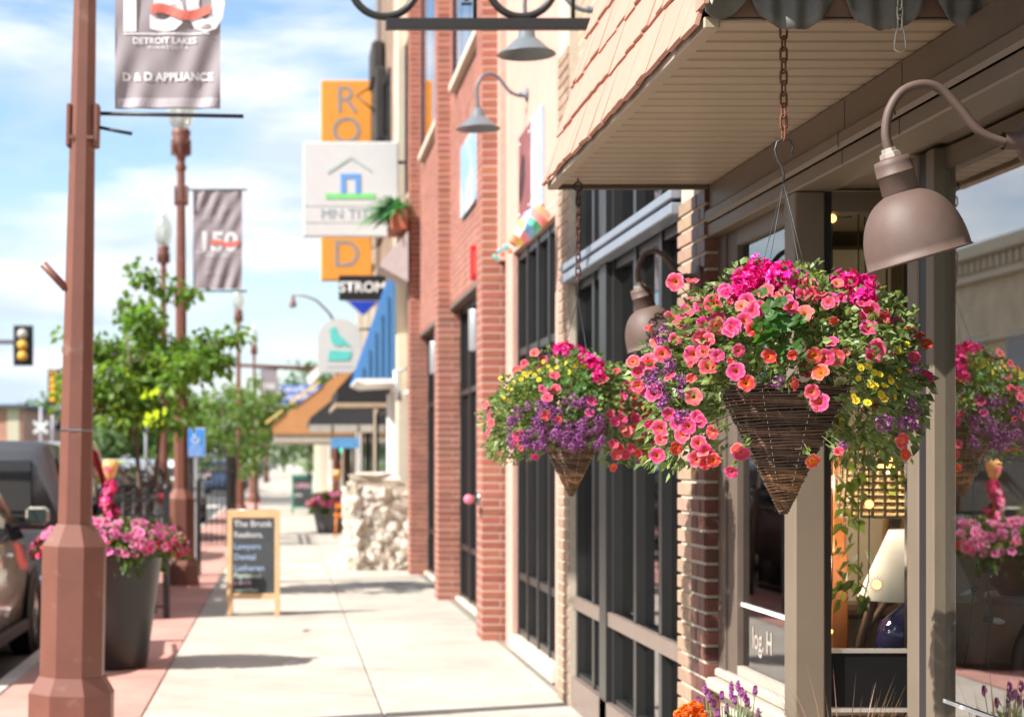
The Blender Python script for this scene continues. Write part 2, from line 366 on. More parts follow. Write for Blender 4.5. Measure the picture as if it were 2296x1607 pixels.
structure(MB().box(-18.0, -13.6, -40, 66, -0.3, 0.0).build('opposite_sidewalk', CONC))

# ================================================================ brick helpers
def brick_course_objs(parent, x0, x1, y0, y1, face, z0, z1, ch, m, pattern, proud=0.003, depth=0.05, cache={}):
    "separate bricks on a face; face 'N' looks to -Y (runs in X), 'S' looks to the street -X (runs in Y)"
    n = int((z1 - z0) / ch); made = []
    run0, run1 = (x0, x1) if face == 'N' else (y0, y1)
    for k in range(n):
        cuts = pattern[k % len(pattern)]; a = run0
        edges = [run0] + [run0 + (run1 - run0) * c for c in cuts] + [run1]
        for i in range(len(edges) - 1):
            a, b = edges[i] + .004, edges[i + 1] - .004
            if b - a < .02: continue
            key = (face, round(b - a, 3), round(ch, 3), depth, m.name)
            if key not in cache:
                if face == 'N': cache[key] = MB().bbox(0, b - a, -0.0, depth, 0.0, ch - .014, .003).mesh('brick')
                else: cache[key] = MB().bbox(0.0, depth, 0, b - a, 0.0, ch - .014, .003).mesh('brick')
            j = random.uniform(-.0015, .0015)
            loc = (a, y0 - proud + j, z0 + k * ch + .007) if face == 'N' else (x0 - proud + j, a, z0 + k * ch + .007)
            me = cache[key]
            made.append(link('brick', me, m, parent, loc))
    return made
def brick_stuff(mb, face, run0, run1, z0, z1, plane, ch=0.072, bl=0.205, proud=0.003, holes=()):
    n = int((z1 - z0) / ch)
    for k in range(n):
        z = z0 + k * ch; a = run0 - (bl / 2 if k % 2 else 0)
        while a < run1:
            p, q = max(a, run0) + .004, min(a + bl, run1) - .004
            if q - p > .02 and not any(h[0] < (p + q) / 2 < h[1] and h[2] < z + ch / 2 < h[3] for h in holes):
                j = random.uniform(-.001, .001)
                if face == 'S': mb.box(plane - proud + j, plane + .02, p, q, z + .007, z + ch - .007)
                else: mb.box(p, q, plane - proud + j, plane + .02, z + .007, z + ch - .007)
            a += bl

# ================================================================ red brick building (two bays between piers)
REDB = mat('red_brick', (0.33, 0.118, 0.08), rough=0.85, var=0.14, scale=14, bump=0.25, bscale=120, rand=0.16, hue=0.008)
REDB2 = mat('red_brick_wall', (0.33, 0.125, 0.088), rough=0.85, var=0.14, scale=3, bump=0.25, bscale=120, island=0.14, hue=0.006)
MORTAR = mat('brick_mortar', (0.54, 0.39, 0.32), rough=0.95, var=0.1, scale=20)
rb = thing('red_brick_building', 'two storey red brick building with three protruding brick piers and dark glass bays', 'building')
HB = 9.0
MB().box(1.875, 12, 15.62, 25.4, 3.345, HB).box(2.24, 12, 15.62, 25.4, -.1, 3.345).build('wall', MORTAR, rb)
piers = [(15.75, 16.2), (20.3, 20.75), (24.85, 25.3)]
for i, (a, b) in enumerate(piers):
    MB().box(1.738, 1.985, a, b, -.05, HB).build('pier', MORTAR, rb)
pats = [[0.66], []]
for i in (0, 1):
    brick_course_objs(rb, 1.732, 1.982, piers[i][0], piers[i][1], 'N', 0.0, 7.3, 0.0735, REDB, pats)
mb = MB()
brick_stuff(mb, 'N', 1.732, 1.98, 0, HB, piers[2][0], .0735)
for a, b in piers: brick_stuff(mb, 'S', a - .004, b, 0, HB, 1.738, .0735)
bays = [(16.2, 20.3), (20.75, 24.85)]
wins = [(b[0] + .75, b[1] - .75, 5.72, 8.2) for b in bays]
for b, h in zip(bays, wins): brick_stuff(mb, 'S', b[0], b[1], 3.345, HB, 1.875, .0735, holes=[h])
stuff(mb.build('brickwork', REDB2, rb))
LIMEST = mat('limestone_sill', (0.62, 0.53, 0.42), rough=0.8, var=0.08)
for b, h in zip(bays, wins):
    MB().bbox(1.80, 1.9, h[0] - .12, h[1] + .12, 5.63, 5.72, .008).build('sill', LIMEST, rb)
    w = MB().box(1.862, 1.88, h[0], h[1], 5.73, 8.2).build('window', mat('brick_reveal', (0.27, 0.1, 0.075), rough=.9), rb)
    for k in range(3):
        a = h[0] + .04 + k * (h[1] - h[0] - .04) / 3; c = a + (h[1] - h[0] - .04) / 3 - .04
        MB().box(1.846, 1.86, a, c, 5.78, 8.15).build('pane', DGLASS, w)
    MB().box(1.83, 1.866, h[0] - .02, h[0] + .05, 5.72, 8.2).box(1.83, 1.866, h[1] - .05, h[1] + .02, 5.72, 8.2).build('frame', DKFRAME, w)
for bi, b in enumerate(bays):
    MB().box(1.87, 2.24, b[0], b[1], 3.30, 3.343).build('lintel', mat('lintel_steel', (0.16, 0.12, 0.10), rough=.6), rb)
    # glazed storefront set back in the bay
    sf = MB(); X = 1.985
    for yy in (b[0] + .04, b[0] + 1.0, b[0] + 2.0, b[0] + 3.05, b[1] - .04): sf.box(X, X + .12, yy - .035, yy + .035, 0.0, 3.3)
    for zz in (0.06, 0.62, 2.35, 3.26): sf.box(X + .01, X + .11, b[0], b[1], zz - .03, zz + .03)
    sfo = sf.build('storefront_frame', DKFRAME, rb)
    ys = [b[0] + .04, b[0] + 1.0, b[0] + 2.0, b[0] + 3.05, b[1] - .04]
    for k in range(4):
        for z0, z1 in ((.09, .59), (.65, 2.32), (2.38, 3.23)):
            MB().box(X + .05, X + .058, ys[k] + .036, ys[k + 1] - .036, z0, z1).build('pane', mat('bay_glass_dark_reflection', (.012, .012, .013), rough=.5, spec=.1), sfo)  # opaque near-black panes, the dark reflection is put into their colour
    MB().bbox(1.93, 2.2, b[0], b[1], 0.004, 0.05, .01).build('threshold', LIMEST, rb)
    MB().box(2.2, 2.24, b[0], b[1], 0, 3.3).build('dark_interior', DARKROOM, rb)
# weathered white panel on the wall of the near bay
pn = MB()
pn.box(1.838, 1.862, 16.55, 18.75, 4.12, 4.86)
pn = pn.build('wall_banner', mat('weathered_banner', (0.55, 0.57, 0.57), rough=.7, var=.2, scale=2.1, dirt=((0.22, 0.36, 0.52), 1.3, .46, .56)))
tag(pn, 'weathered white and pale blue banner flat on the red brick wall', 'banner')
ab = thing('alarm_box', 'small bright red upright box on the red brick wall by the near pier', 'alarm', (1.80, 16.7, 3.28))
MB().bbox(-.07, .0, -.04, .04, 0.0, .32, .008).build('housing', mat('alarm_red', (0.62, 0.02, 0.02), rough=.4), ab)
MB().box(0, .075, -.03, .03, .08, .24).build('mount', STEEL, ab)
MB().box(-.05, -.02, -.043, -.0405, .05, .27).build('strobe', mat('strobe_lens', (0.75, 0.12, 0.1), rough=.2), ab)
SCON = mat('sconce_aluminium', (0.55, 0.56, 0.58), rough=.35, metal=.6, var=.05)
for i, (yy, zz, lab) in enumerate([(16.9, 2.63, 'silver cylinder wall light in the brick bay nearest the camera'), (21.45, 2.63, 'silver cylinder wall light in the farther brick bay')]):
    s = thing('wall_light', lab, 'light', (1.80, yy, zz), 0, 'cylinder wall lights of the brick building')
    MB().lathe([(0.0, 0), (.062, 0), (.065, .01), (.065, .38), (.062, .39), (0, .39)], 18).build('cylinder', SCON, s)
    MB().lathe([(0, -.004), (.05, -.004), (.05, -.001), (0, -.001)], 16).build('lens', mat('frosted_lens', (.7, .7, .66), rough=.3), s)
    MB().box(.05, .30, -.03, .03, .15, .24).build('bracket', DKFRAME, s)
fd = thing('hose_connection', 'grey hose connection with a round pink cap at the near brick pier', 'pipe', (1.73, 15.92, 1.25))
MB().tube([(.005, 0, 0), (-.06, 0, 0), (-.10, -.03, 0), (-.115, -.09, 0), (-.115, -.17, 0)], .034, 12).lathe([(.06, 0), (.06, .015), (.04, .02)], 14, Matrix.Rotation(R(-90), 4, 'Y')).build('pipe', STEEL, fd)
MB().lathe([(0, .0), (.036, 0), (.042, .012), (.042, .035), (.03, .045), (0, .048)], 18, Matrix.Translation((-.115, -.171, 0)) @ Matrix.Rotation(R(90), 4, 'X')).build('cap', mat('pink_cap', (0.75, 0.2, 0.3), rough=.5), fd)

# ================================================================ peach building
PEACH = mat('peach_stucco', (0.58, 0.355, 0.285), rough=0.9, var=0.06, scale=2, bump=0.5, bscale=45, dirt=((0.52, 0.33, 0.26), 1.5, .55, .8))
pb = thing('peach_building', 'peach painted stucco building with a tall dark storefront window', 'building')
m = MB()
m.box(1.93, 12, 12.0, 12.75, -.05, 9).box(1.93, 12, 15.15, 15.61, -.05, 9).box(1.93, 12, 12.75, 15.15, 3.35, 9)
m.build('wall', PEACH, pb)
sf = MB()
for yy in (12.78, 13.35, 13.95, 14.55, 15.12): sf.box(1.97, 2.09, yy - .03, yy + .03, .12, 3.34)
for zz in (.15, .62, 2.5, 3.31): sf.box(1.98, 2.08, 12.75, 15.15, zz - .03, zz + .03)
sfo = sf.build('storefront_frame', DKFRAME, pb)
ys = [12.78, 13.35, 13.95, 14.55, 15.12]
for k in range(4):
    for z0, z1 in ((.18, .59), (.65, 2.47), (2.53, 3.28)):
        MB().box(2.02, 2.028, ys[k] + .031, ys[k + 1] - .031, z0, z1).build('pane', DGLASS, sfo)
MB().bbox(1.9, 2.12, 12.75, 15.15, 0, .12, .008).build('sill', LIMEST, pb)
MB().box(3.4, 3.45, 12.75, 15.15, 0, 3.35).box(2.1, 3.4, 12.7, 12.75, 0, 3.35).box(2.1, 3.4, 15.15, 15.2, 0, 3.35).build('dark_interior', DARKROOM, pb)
ps = thing('wall_sign', 'maroon and pale blue sign with white bolts on the peach wall', 'sign', (1.915, 13.28, 3.52))
MB().box(-.012, .012, 0.55, 1.28, 0, .7).build('maroon_panel', mat('sign_maroon', (0.24, 0.075, 0.075), rough=.6, var=.15, scale=3, dirt=((.5, .35, .33), 3.5, .58, .75)), ps)
MB().box(-.012, .012, 0, .545, -.02, .72).build('blue_panel', mat('sign_pale_blue', (0.42, 0.55, 0.72), rough=.4, var=.1, scale=2, dirt=((.75, .78, .82), 2.2, .5, .7)), ps)
bm = MB().lathe([(0, -.004), (.014, -.004), (.014, .006), (0, .008)], 8, Matrix.Rotation(R(-90), 4, 'Y')).mesh('bolt')
for yy in (.06, .48, .62, 1.2):
    for zz in (.06, .63): link('bolt', bm, WHITE, ps, (-.014, yy, zz))

# ================================================================ tan brick building with black storefront
TANB = mat('tan_brick', (0.35, 0.235, 0.16), rough=0.8, var=0.12, scale=16, bump=0.3, bscale=130, rand=0.17, hue=0.012)
GLZB = mat('glazed_brown_brick', (0.12, 0.05, 0.038), rough=0.42, var=0.25, scale=16, bump=0.06, bscale=60, rand=0.4, hue=0.02, spec=.25)
TMORT = mat('pale_mortar', (0.52, 0.45, 0.36), rough=.95, var=.1, scale=20)
tb = thing('tan_brick_building', 'tan brick shop with black framed glass front behind the hanging baskets', 'building')
m = MB(); m.box(1.838, 2.1, 7.80, 8.28, -.05, 6.6).box(1.838, 12, 11.55, 11.995, -.05, 6.6).box(1.95, 12, 8.33, 11.55, 3.55, 6.6)
m.build('wall', TMORT, tb)
MB().box(1.90, 1.93, 8.33, 11.55, 3.55, 6.6).build('upper_wall', brickmat('tan_brick_far', (0.36, 0.25, 0.17), (0.42, 0.3, 0.2), (0.5, 0.43, 0.35)), tb)
brick_course_objs(tb, 1.833, 0, 8.05, 8.332, 'S', 0.0, 2.79, 0.0715, TANB, [[]])
brick_course_objs(tb, 1.833, 0, 7.79, 8.05, 'S', 0.0, 2.79, 0.0715, GLZB, [[.5], [.36], [.62]])
brick_course_objs(tb, 1.833, 1.902, 7.79, 8, 'N', 0.0, 2.79, 0.0715, GLZB, [[]])
brick_course_objs(tb, 1.833, 0, 11.55, 11.995, 'S', 0.0, 4.3, 0.0715, TANB, [[.45], [.2, .72]])
ALUM = mat('blue_grey_channel', (0.27, 0.31, 0.37), rough=.4, metal=.3, var=.08)
sf = MB(); X = 1.88; Z1 = 3.5
for yy in (8.36, 8.95, 9.6, 10.25, 10.9, 11.52): sf.box(X, X + .13, yy - .035, yy + .035, .12, Z1)
sf.box(X - .03, X + .16, 10.30, 10.52, .0, Z1)
for zz in (.2, .68, 2.72, 3.47): sf.box(X + .01, X + .12, 8.33, 11.55, zz - .03, zz + .03)
sfo = sf.build('storefront_frame', DKFRAME, tb)
ys = [8.36, 8.95, 9.6, 10.25, 10.9, 11.52]
for k in range(5):
    for z0, z1 in ((.24, .64), (.72, 2.68), (2.76, 3.43)):
        MB().box(X + .05, X + .058, ys[k] + .036, ys[k + 1] - .036, z0, z1).build('pane', DGLASS, sfo)
RAIL = mat('bronze_sill', (0.20, 0.15, 0.125), rough=.4, var=.08)
MB().box(X - .02, X + .01, 8.33, 11.55, .64, .72).build('rail', RAIL, sfo)
MB().box(X - .03, X + .02, 8.33, 11.55, .0, .2).build('kick_plate', RAIL, sfo)
cc = MB(); cc.bbox(1.79, 1.88, 8.30, 11.62, 2.815, 2.86, .004).bbox(1.79, 1.88, 8.30, 11.62, 2.74, 2.796, .006).build('canopy_channel', ALUM, tb)
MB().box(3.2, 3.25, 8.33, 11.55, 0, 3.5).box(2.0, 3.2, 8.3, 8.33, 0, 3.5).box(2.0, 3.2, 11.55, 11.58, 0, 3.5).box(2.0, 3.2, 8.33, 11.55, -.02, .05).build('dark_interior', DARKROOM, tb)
MB().box(2.25, 2.3, 8.5, 8.9, .6, 1.9).build('display_panel', mat('display_wood', (.45, .28, .12), rough=.6), tb)

# ================================================================ antique shop with recessed bay under the shingled awning
sh = thing('corner_shop', 'tan trimmed shop front with recessed glass bay under the shingle awning', 'shop')
PLAT = .70
# fascia and mouldings at the soffit
f = MB(); f.box(1.85, 2.0, 3.2, 7.79, 2.69, 2.795); f.build('fascia', TAN, sh)
MB().bbox(1.828, 1.86, 3.2, 7.788, 2.63, 2.688, .012).build('moulding', TAN, sh)
MB().bbox(1.842, 1.99, 3.2, 7.786, 2.572, 2.628, .006).build('moulding', TAN, sh)
for yy in (5.35, 5.9): MB().box(1.8485, 1.851, yy, yy + .004, 2.69, 2.79).box(1.8265, 1.83, yy, yy + .004, 2.633, 2.685).box(1.8405, 1.845, yy, yy + .004, 2.575, 2.626).build('seam', mat('seam_shadow_gap', (.10, .075, .06), rough=.9), sh)
MB().box(2.0, 3.6, 3.2, 7.78, 2.585, 2.63).build('bay_ceiling', TAN, sh)
# knee wall with pebble stucco and cream sill
kw = MB(); kw.box(1.90, 2.1, 6.55, 7.79, 0, .60); kw.box(1.90, 2.35, 6.50, 6.549, 0, .60); kw.build('knee_wall', CREAM, sh)
SILL = mat('cream_sill', (0.44, 0.375, 0.315), rough=.6, var=.06, scale=4)
MB().bbox(1.83, 1.96, 6.61, 7.785, .602, .655, .012).build('sill', SILL, sh)
MB().bbox(1.87, 1.96, 6.61, 7.78, .657, .695, .008).build('sill', SILL, sh)
MB().bbox(1.83, 2.36, 6.40, 6.60, .604, .65, .012).build('sill', SILL, sh)
# far display window in the street plane
fw = MB(); fw.box(1.89, 1.99, 7.66, 7.79, .696, 2.57).box(1.90, 1.97, 7.50, 7.66, .696, 2.57)
fw.build('window_jamb', mat('brown_jamb', (.12, .09, .07), rough=.55), sh)
MB().box(1.90, 1.96, 6.62, 7.5, .697, .735).build('window_rail', SILL, sh)
MB().box(1.925, 1.931, 6.6, 7.5, .737, 2.5).build('pane', GLASS, sh)
MB().box(1.90, 1.97, 6.6, 7.5, 2.5, 2.57).build('window_head', TAN, sh)
st = MB().box(1.934, 1.938, 6.62, 7.49, .74, .985).build('window_strip', mat('smoke_grey_film', (.16, .14, .13), rough=.4), sh)
MB().box(1.915, 1.9235, 6.6, 7.5, .985, 1.0).build('white_line', WHITE, sh)
tm = text_mesh('log. H', .125, .002)
for v in tm.vertices: v.co = Vector((-v.co.y, -v.co.x, v.co.z))
link('lettering', tm, mat('pale_vinyl', (.42, .35, .3), rough=.6), st, (1.9235, 7.2, .865))
MB().box(1.985, 2.6, 7.66, 7.68, .661, 2.5).build('added_backdrop', mat('pale_backdrop_board', (.46, .38, .29), rough=.8, var=.12, scale=3), sh)  # pale board added behind the glass to lighten the black far window
# facing glass panel
MB().bbox(1.845, 1.955, 6.46, 6.60, .652, 2.572, .006).build('post', TAN, sh)
MB().box(1.958, 1.985, 6.485, 6.55, .655, 2.572).box(2.272, 2.29, 6.485, 6.55, .655, 2.572).build('door_edge', BLACK, sh)
MB().box(1.985, 2.272, 6.515, 6.521, .66, 2.5).build('pane', PGLASS, sh)
MB().box(1.985, 2.272, 6.48, 6.55, 2.5, 2.572).build('panel_head', TAN, sh)
MB().box(1.985, 2.272, 6.498, 6.512, .70, .895).build('kick_panel', mat('black_kick_panel', (.008, .008, .009), rough=.6, spec=.15), sh)
MB().box(1.985, 2.272, 6.492, 6.51, .897, .912).build('trim_bar', mat('bright_aluminium', (.7, .7, .7), rough=.3, metal=.8), sh)
MB().box(1.985, 2.272, 6.49, 6.512, .682, .697).build('trim_bar', MATS['bright_aluminium'], sh)
# return wall and mullions at the edge of the near window
MB().bbox(2.292, 2.36, 6.44, 6.56, .652, 2.575, .005).build('mullion', TAN, sh)
MB().box(2.10, 2.36, 5.76, 6.44, 0, .6).build('knee_wall', CREAM, sh)
MB().add([(2.085, 5.70, 0), (2.36, 6.5, 0), (2.36, 6.5, 2.57), (2.085, 5.70, 2.57), (2.12, 5.69, 0), (2.4, 6.49, 0), (2.4, 6.49, 2.57), (2.12, 5.69, 2.57)], [(0, 3, 2, 1), (4, 5, 6, 7), (0, 4, 7, 3), (1, 2, 6, 5)]).build('return_board', TAN, sh)
MB().bbox(2.02, 2.078, 5.70, 5.80, 0, 2.571, .005).build('mullion', TAN, sh)
MB().box(2.025, 2.08, 5.63, 5.698, 0, 2.568).build('mullion_gap', BLACK, sh)
MB().bbox(2.02, 2.075, 5.56, 5.628, 0, 2.571, .003).build('mullion', TAN, sh)
# near window parallel to the street
MB().quad((2.055, 5.559, .66), (2.055, 3.3, .66), (2.055, 3.3, 2.5), (2.055, 5.559, 2.5)).build('pane', glassmat('shop_window_glass', (.85, .88, .86), ior=1.62, boost=.30), sh)
MB().box(2.06, 2.13, 3.3, 5.56, 2.5, 2.571).build('window_head', TAN, sh)
MB().box(2.06, 2.13, 3.3, 5.56, .61, .66).build('window_rail', TAN, sh)
MB().box(2.047, 2.0505, 3.3, 5.555, .845, .857).build('white_line', WHITE, sh)
MB().box(2.05, 2.14, 3.2, 5.56, 0, .605).build('knee_wall', CREAM, sh)
MB().bbox(1.84, 2.10, 4.18, 4.44, 0.0, 2.571, .01).build('pilaster', TAN, sh)
# room behind the glass
ROOMW = mat('shop_room_wall', (.34, .23, .14), rough=.9, var=.2, scale=1.5)
rm = MB(); rm.box(5.0, 5.05, 3.2, 8.3, 0, 2.6).box(2.101, 5.0, 8.25, 8.29, 0, 2.6); rm.build('room_wall', ROOMW, sh)
MB().box(1.97, 5.0, 6.57, 8.24, .5, .66).box(2.42, 5.0, 3.2, 6.57, .3, .40).build('display_floor', mat('display_floor_wood', (.16, .085, .045), rough=.6, var=.2), sh)
MB().box(2.101, 5.0, 7.79, 8.24, 2.585, 2.62).build('room_ceiling', ROOMW, sh)
pic = mat('dark_picture', (.02, .02, .02), rough=.4)
MB().box(2.62, 2.78, 8.22, 8.245, 2.3, 2.52).build('picture', pic, sh); MB().box(2.72, 2.9, 8.22, 8.245, 1.95, 2.2).build('picture', pic, sh)
# upper wall above the awning
MB().box(1.9, 12, 3.2, 7.79, 2.8, 6.6).build('upper_wall', brickmat('tan_brick_far', (0.36, 0.25, 0.17), (0.42, 0.3, 0.2), (0.5, 0.43, 0.35)), sh)

# ================================================================ shingled awning with soffit and scalloped corrugated valance
aw = thing('shingle_awning', 'peach painted wooden shingle awning with ribbed tan soffit and scalloped corrugated end', 'awning')
AX, AZ, AY0, AY1 = 1.14, 2.80, 4.88, 7.80
sl = Vector((.29, 0, 1)).normalized(); nrm = Vector((-1, 0, .29)).normalized()
SHK = mat('peach_painted_shake', (0.50, 0.262, 0.195), rough=.75, var=.05, scale=5, bump=.25, bscale=40, rand=.035)
SHU = mat('shake_underlay', (0.20, 0.12, 0.085), rough=.9, var=.2, scale=10)
MB().add([(AX + .03, AY0, AZ + .01), (AX + .03, AY1 - .02, AZ + .01), (AX + .62, AY1 - .02, AZ + 2.0), (AX + .62, AY0, AZ + 2.0), (1.9, AY0, AZ + .01), (1.9, AY1 - .02, AZ + .01), (1.9, AY1 - .02, AZ + 2.0), (1.9, AY0, AZ + 2.0)],
     [(0, 3, 2, 1), (0, 4, 7, 3), (1, 2, 6, 5), (3, 7, 6, 2), (0, 1, 5, 4)]).build('core', SHU, aw)
shm = {}
for c in range(9):
    y = AY0 + .005
    while y < AY1 - .02:
        w = random.choice((.10, .13, .155, .18, .21)); w = min(w, AY1 - y)
        drop = random.uniform(-.013, .009)
        key = (round(w, 3), random.randint(0, 2))
        if key not in shm:
            q = MB(); t = random.uniform(.013, .019); b1, b2, b3 = (random.uniform(-.005, .005) for _ in range(3)); g2 = .0008
            # local: x out of the roof, y along, z up the slope
            vs = [(t, g2, b1), (t, w / 2, b2), (t, w - g2, b3), (0, w - g2, b3), (0, w / 2, b2), (0, g2, b1), (.003, g2, .27), (.003, w - g2, .27), (0, w - g2, .27), (0, g2, .27)]
            q.add(vs, [(0, 1, 2, 7, 6), (5, 4, 1, 0), (4, 3, 2, 1), (3, 8, 7, 2), (0, 6, 9, 5)])
            shm[key] = q.mesh('shake')
        p = Vector((AX, y + w, AZ)) + sl * (c * .218 + drop) + nrm * .004
        o = link('shake', shm[key], SHK, aw, p)
        o.rotation_mode = 'QUATERNION'
        o.rotation_quaternion = Matrix((nrm, Vector((0, -1, 0)), sl)).transposed().to_quaternion()
        y += w
SOF = mat('tan_soffit_vinyl', (0.40, 0.325, 0.235), rough=.45, var=.09, scale=2.2, dirt=((.27, .21, .15), 1.7, .56, .8))
spm = MB(); wd = .2335
prof = [(0, 0), (.006, .007), (.024, .007), (.03, 0), (.117, 0), (.123, .007), (.141, .007), (.147, 0), (wd - .001, 0)]
vs = []
for (yy, zz) in prof: vs += [(AX + .05, yy, AZ + zz), (1.875, yy, AZ + zz)]
spm.add(vs, [(2 * i, 2 * i + 2, 2 * i + 3, 2 * i + 1) for i in range(len(prof) - 1)])
spm = spm.mesh('soffit_panel')
for k in range(13): link('soffit_panel', spm, SOF, aw, (0, AY0 + k * wd, 0))
MB().bbox(AX + .005, AX + .05, AY0, AY1, AZ - .022, AZ + .012, .004).build('edge_trim', SOF, aw)
MB().bbox(AX + .01, 1.87, AY1 - .014, AY1 + .02, AZ - .02, AZ + .02, .004).build('edge_trim', mat('dark_edge_trim', (.10, .075, .055), rough=.6), aw)
eye = MB().ring((1.25, 7.62, AZ - .035), .018, .004, (1, 0, 0), (0, 0, 1), 16, 6).tube([(1.25, 7.62, AZ - .017), (1.25, 7.62, AZ + .01)], .004, 6).build('eye_bolt', BLACK, aw)
GALV = mat('weathered_galvanised', (0.17, 0.165, 0.155), rough=.6, metal=.2, var=.25, scale=7, bump=.1, bscale=30, dirt=((.06, .05, .045), 14, .62, .72))
PEEL = mat('peeling_peach_paint', (0.62, 0.36, 0.27), rough=.8, var=.1, scale=8, bump=.3, bscale=30, dirt=((.62, .66, .62), 16, .47, .52))
def scallop(x0, x1, name='scallop'):
    m = MB(); n = 28; rows = 10; Yp = AY0 - .02; vs = []; ztop = AZ + .30
    for i in range(n + 1):
        x = x0 + (x1 - x0) * i / n; u = 2 * i / n - 1
        zb = AZ - .03 + .17 * (1 - math.sqrt(max(0, 1 - abs(u) ** 2.5 * .985))) + random.uniform(-.002, .002)
        yy = Yp + .009 * math.cos(x * 2 * math.pi / .0677)
        for k in range(rows + 1): vs.append((x, yy, zb + (ztop - zb) * k / rows))
    m.add(vs, [(i * (rows + 1) + k, (i + 1) * (rows + 1) + k, (i + 1) * (rows + 1) + k + 1, i * (rows + 1) + k + 1) for i in range(n) for k in range(rows)], True)
    o = m.build(name, GALV, aw); md = o.modifiers.new('s', 'SOLIDIFY'); md.thickness = .0025; md.offset = 0
    return o
for k in range(7): scallop(1.258 + k * .2515, 1.258 + k * .2515 + .2505)
pl = MB(); n = 8; vs = []
# torn, half peeled end piece turning round the corner
for i in range(n + 1):
    a = i / n; x = 1.137 + .118 * a; yy = AY0 - .055 + .03 * math.sin(a * 3) ; zb = AZ + .012 + .055 * a * a - .028 * math.sin(a * 2.6)
    vs += [(x, yy, zb), (x, yy + .004, AZ + .30)]
pl.add(vs, [(2 * i, 2 * i + 2, 2 * i + 3, 2 * i + 1) for i in range(n)], True)
o = pl.build('torn_end', GALV, aw); md = o.modifiers.new('s', 'SOLIDIFY'); md.thickness = .003
pf = MB(); pf.prism([(0, .045), (.012, .02), (.02, .05), (.04, .038), (.058, .062), (.055, .10), (.085, .085), (.09, .11), (.075, .3), (0, .3)], (1.137, AY0 - .072, AZ + .005), (1, 0, 0), (0, 0, 1), (0, -1, 0), .004)
pf.build('peeling_flake', PEEL, aw)
MB().box(1.128, 1.142, AY0 - .07, AY0 + .03, AZ + .03, AZ + .3).build('corner_flashing', SHK, aw)
# steel outrigger that carries the empty chain
MB().box(1.60, 1.64, 2.9, AY0, 3.02, 3.05).build('outrigger', BLACK, aw)
# unseen corrugated canopy above the frame, added to shade the fascia and valance
cg = MB(); n = 90; vs = []
for i in range(n + 1):
    x = 1.10 + .78 * i / n; z = 3.075 + .009 * math.cos(x * 2 * math.pi / .0677)
    vs += [(x, 2.9, z), (x, AY0 - .03, z)]
cg.add(vs, [(2 * i, 2 * i + 2, 2 * i + 3, 2 * i + 1) for i in range(n)], True)
cg.build('added_shade_canopy', GALV, aw)
# ================================================================ farther buildings on the right
def facade(name, label, y0, y1, h, wallm, X=1.9, wins=(), door=None, cornice=None, cat='building', xback=13):
    b = thing(name, label, cat)
    MB().box(X, xback, y0, y1, -.05, h).build('wall', wallm, b)
    for (a, c, z0, z1, fm) in wins:
        w = MB(); t = .06
        w.box(X - .05, X + .01, a - t, a, z0 - t, z1 + t).box(X - .05, X + .01, c, c + t, z0 - t, z1 + t).box(X - .05, X + .01, a, c, z1, z1 + t).box(X - .07, X + .01, a, c, z0 - t, z0)
        w = w.build('window', fm, b)
        MB().box(X - .02, X - .012, a, c, z0, z1).build('pane', PANE, w)
    if cornice:
        MB().bbox(X - .18, X + .02, y0 + .01, y1 - .01, h - .35, h + .08, .03).bbox(X - .1, X + .02, y0 + .01, y1 - .01, h - .7, h - .352, .03).build('cornice', cornice, b)
    return b
PANE = mat('dark_glazing', (.03, .035, .04), rough=.05, var=.1, spec=.9)
CRB = brickmat('cream_brick', (.46, .36, .25), (.52, .42, .3), (.55, .48, .4))
BRB = brickmat('brown_brick', (.20, .115, .07), (.26, .15, .095), (.32, .26, .2))
CRT = mat('cream_trim', (.6, .52, .4), rough=.7, var=.06)
b4 = facade('cream_brick_building', 'narrow cream brick building with blue awning beyond the red brick one', 25.42, 31.4, 11.5, CRB, wins=[(26.2, 27.6, 5.6, 8.0, CRT), (28.4, 29.8, 5.6, 8.0, CRT), (26.0, 28.2, .6, 2.6, WHITE)], cornice=CRT)
MB().bbox(1.72, 1.9, 27.6, 27.85, 0, 11.3, .02).build('pilaster', CRT, b4)
MB().bbox(1.70, 1.9, 29.6, 29.95, 0, 2.7, .02).build('white_post', WHITE, b4)
b5 = facade('brown_brick_building', 'tall brown brick building with dark weathered upper front', 31.42, 37.6, 13.5, BRB, wins=[(32.2, 33.6, 6, 8.6, DKFRAME), (34.6, 36.4, 6, 8.6, DKFRAME), (32.0, 36.5, .5, 2.5, DKFRAME)], cornice=mat('dark_cornice', (.08, .065, .055), rough=.8))
b6 = facade('tan_two_storey_building', 'lower tan brick building behind the bird sign', 37.62, 47.5, 6.4, brickmat('tan_far_brick', (.36, .26, .17), (.4, .3, .2), (.45, .4, .33)), wins=[(38.5, 40.2, .6, 2.5, DKFRAME), (41.2, 43.5, .6, 2.5, DKFRAME), (44.3, 46.6, .6, 2.5, WHITE), (39, 40.4, 3.9, 5.6, CRT), (43, 44.4, 3.9, 5.6, CRT)], cornice=CRT)
b7 = facade('corner_canopy_building', 'low brown corner building with orange canopy at the crossing', 47.52, 66, 5.2, BRB, wins=[(49, 52, .5, 2.4, DKFRAME), (53.5, 57, .5, 2.4, DKFRAME), (58.5, 62.5, .5, 2.4, CRT)])
b8 = facade('cream_far_building', 'cream storefront with pale columns beyond the crossing', 82, 110, 4.2, mat('far_cream_stucco', (.6, .5, .36), rough=.9), X=2.2, wins=[(84, 88, .5, 2.8, WHITE), (90, 95, .5, 2.8, WHITE)])
for i in range(4): MB().bbox(1.55, 1.95, 82.2 + i * 4.5, 82.6 + i * 4.5, 0, 3.2, .03).build('column', CRT, b8)
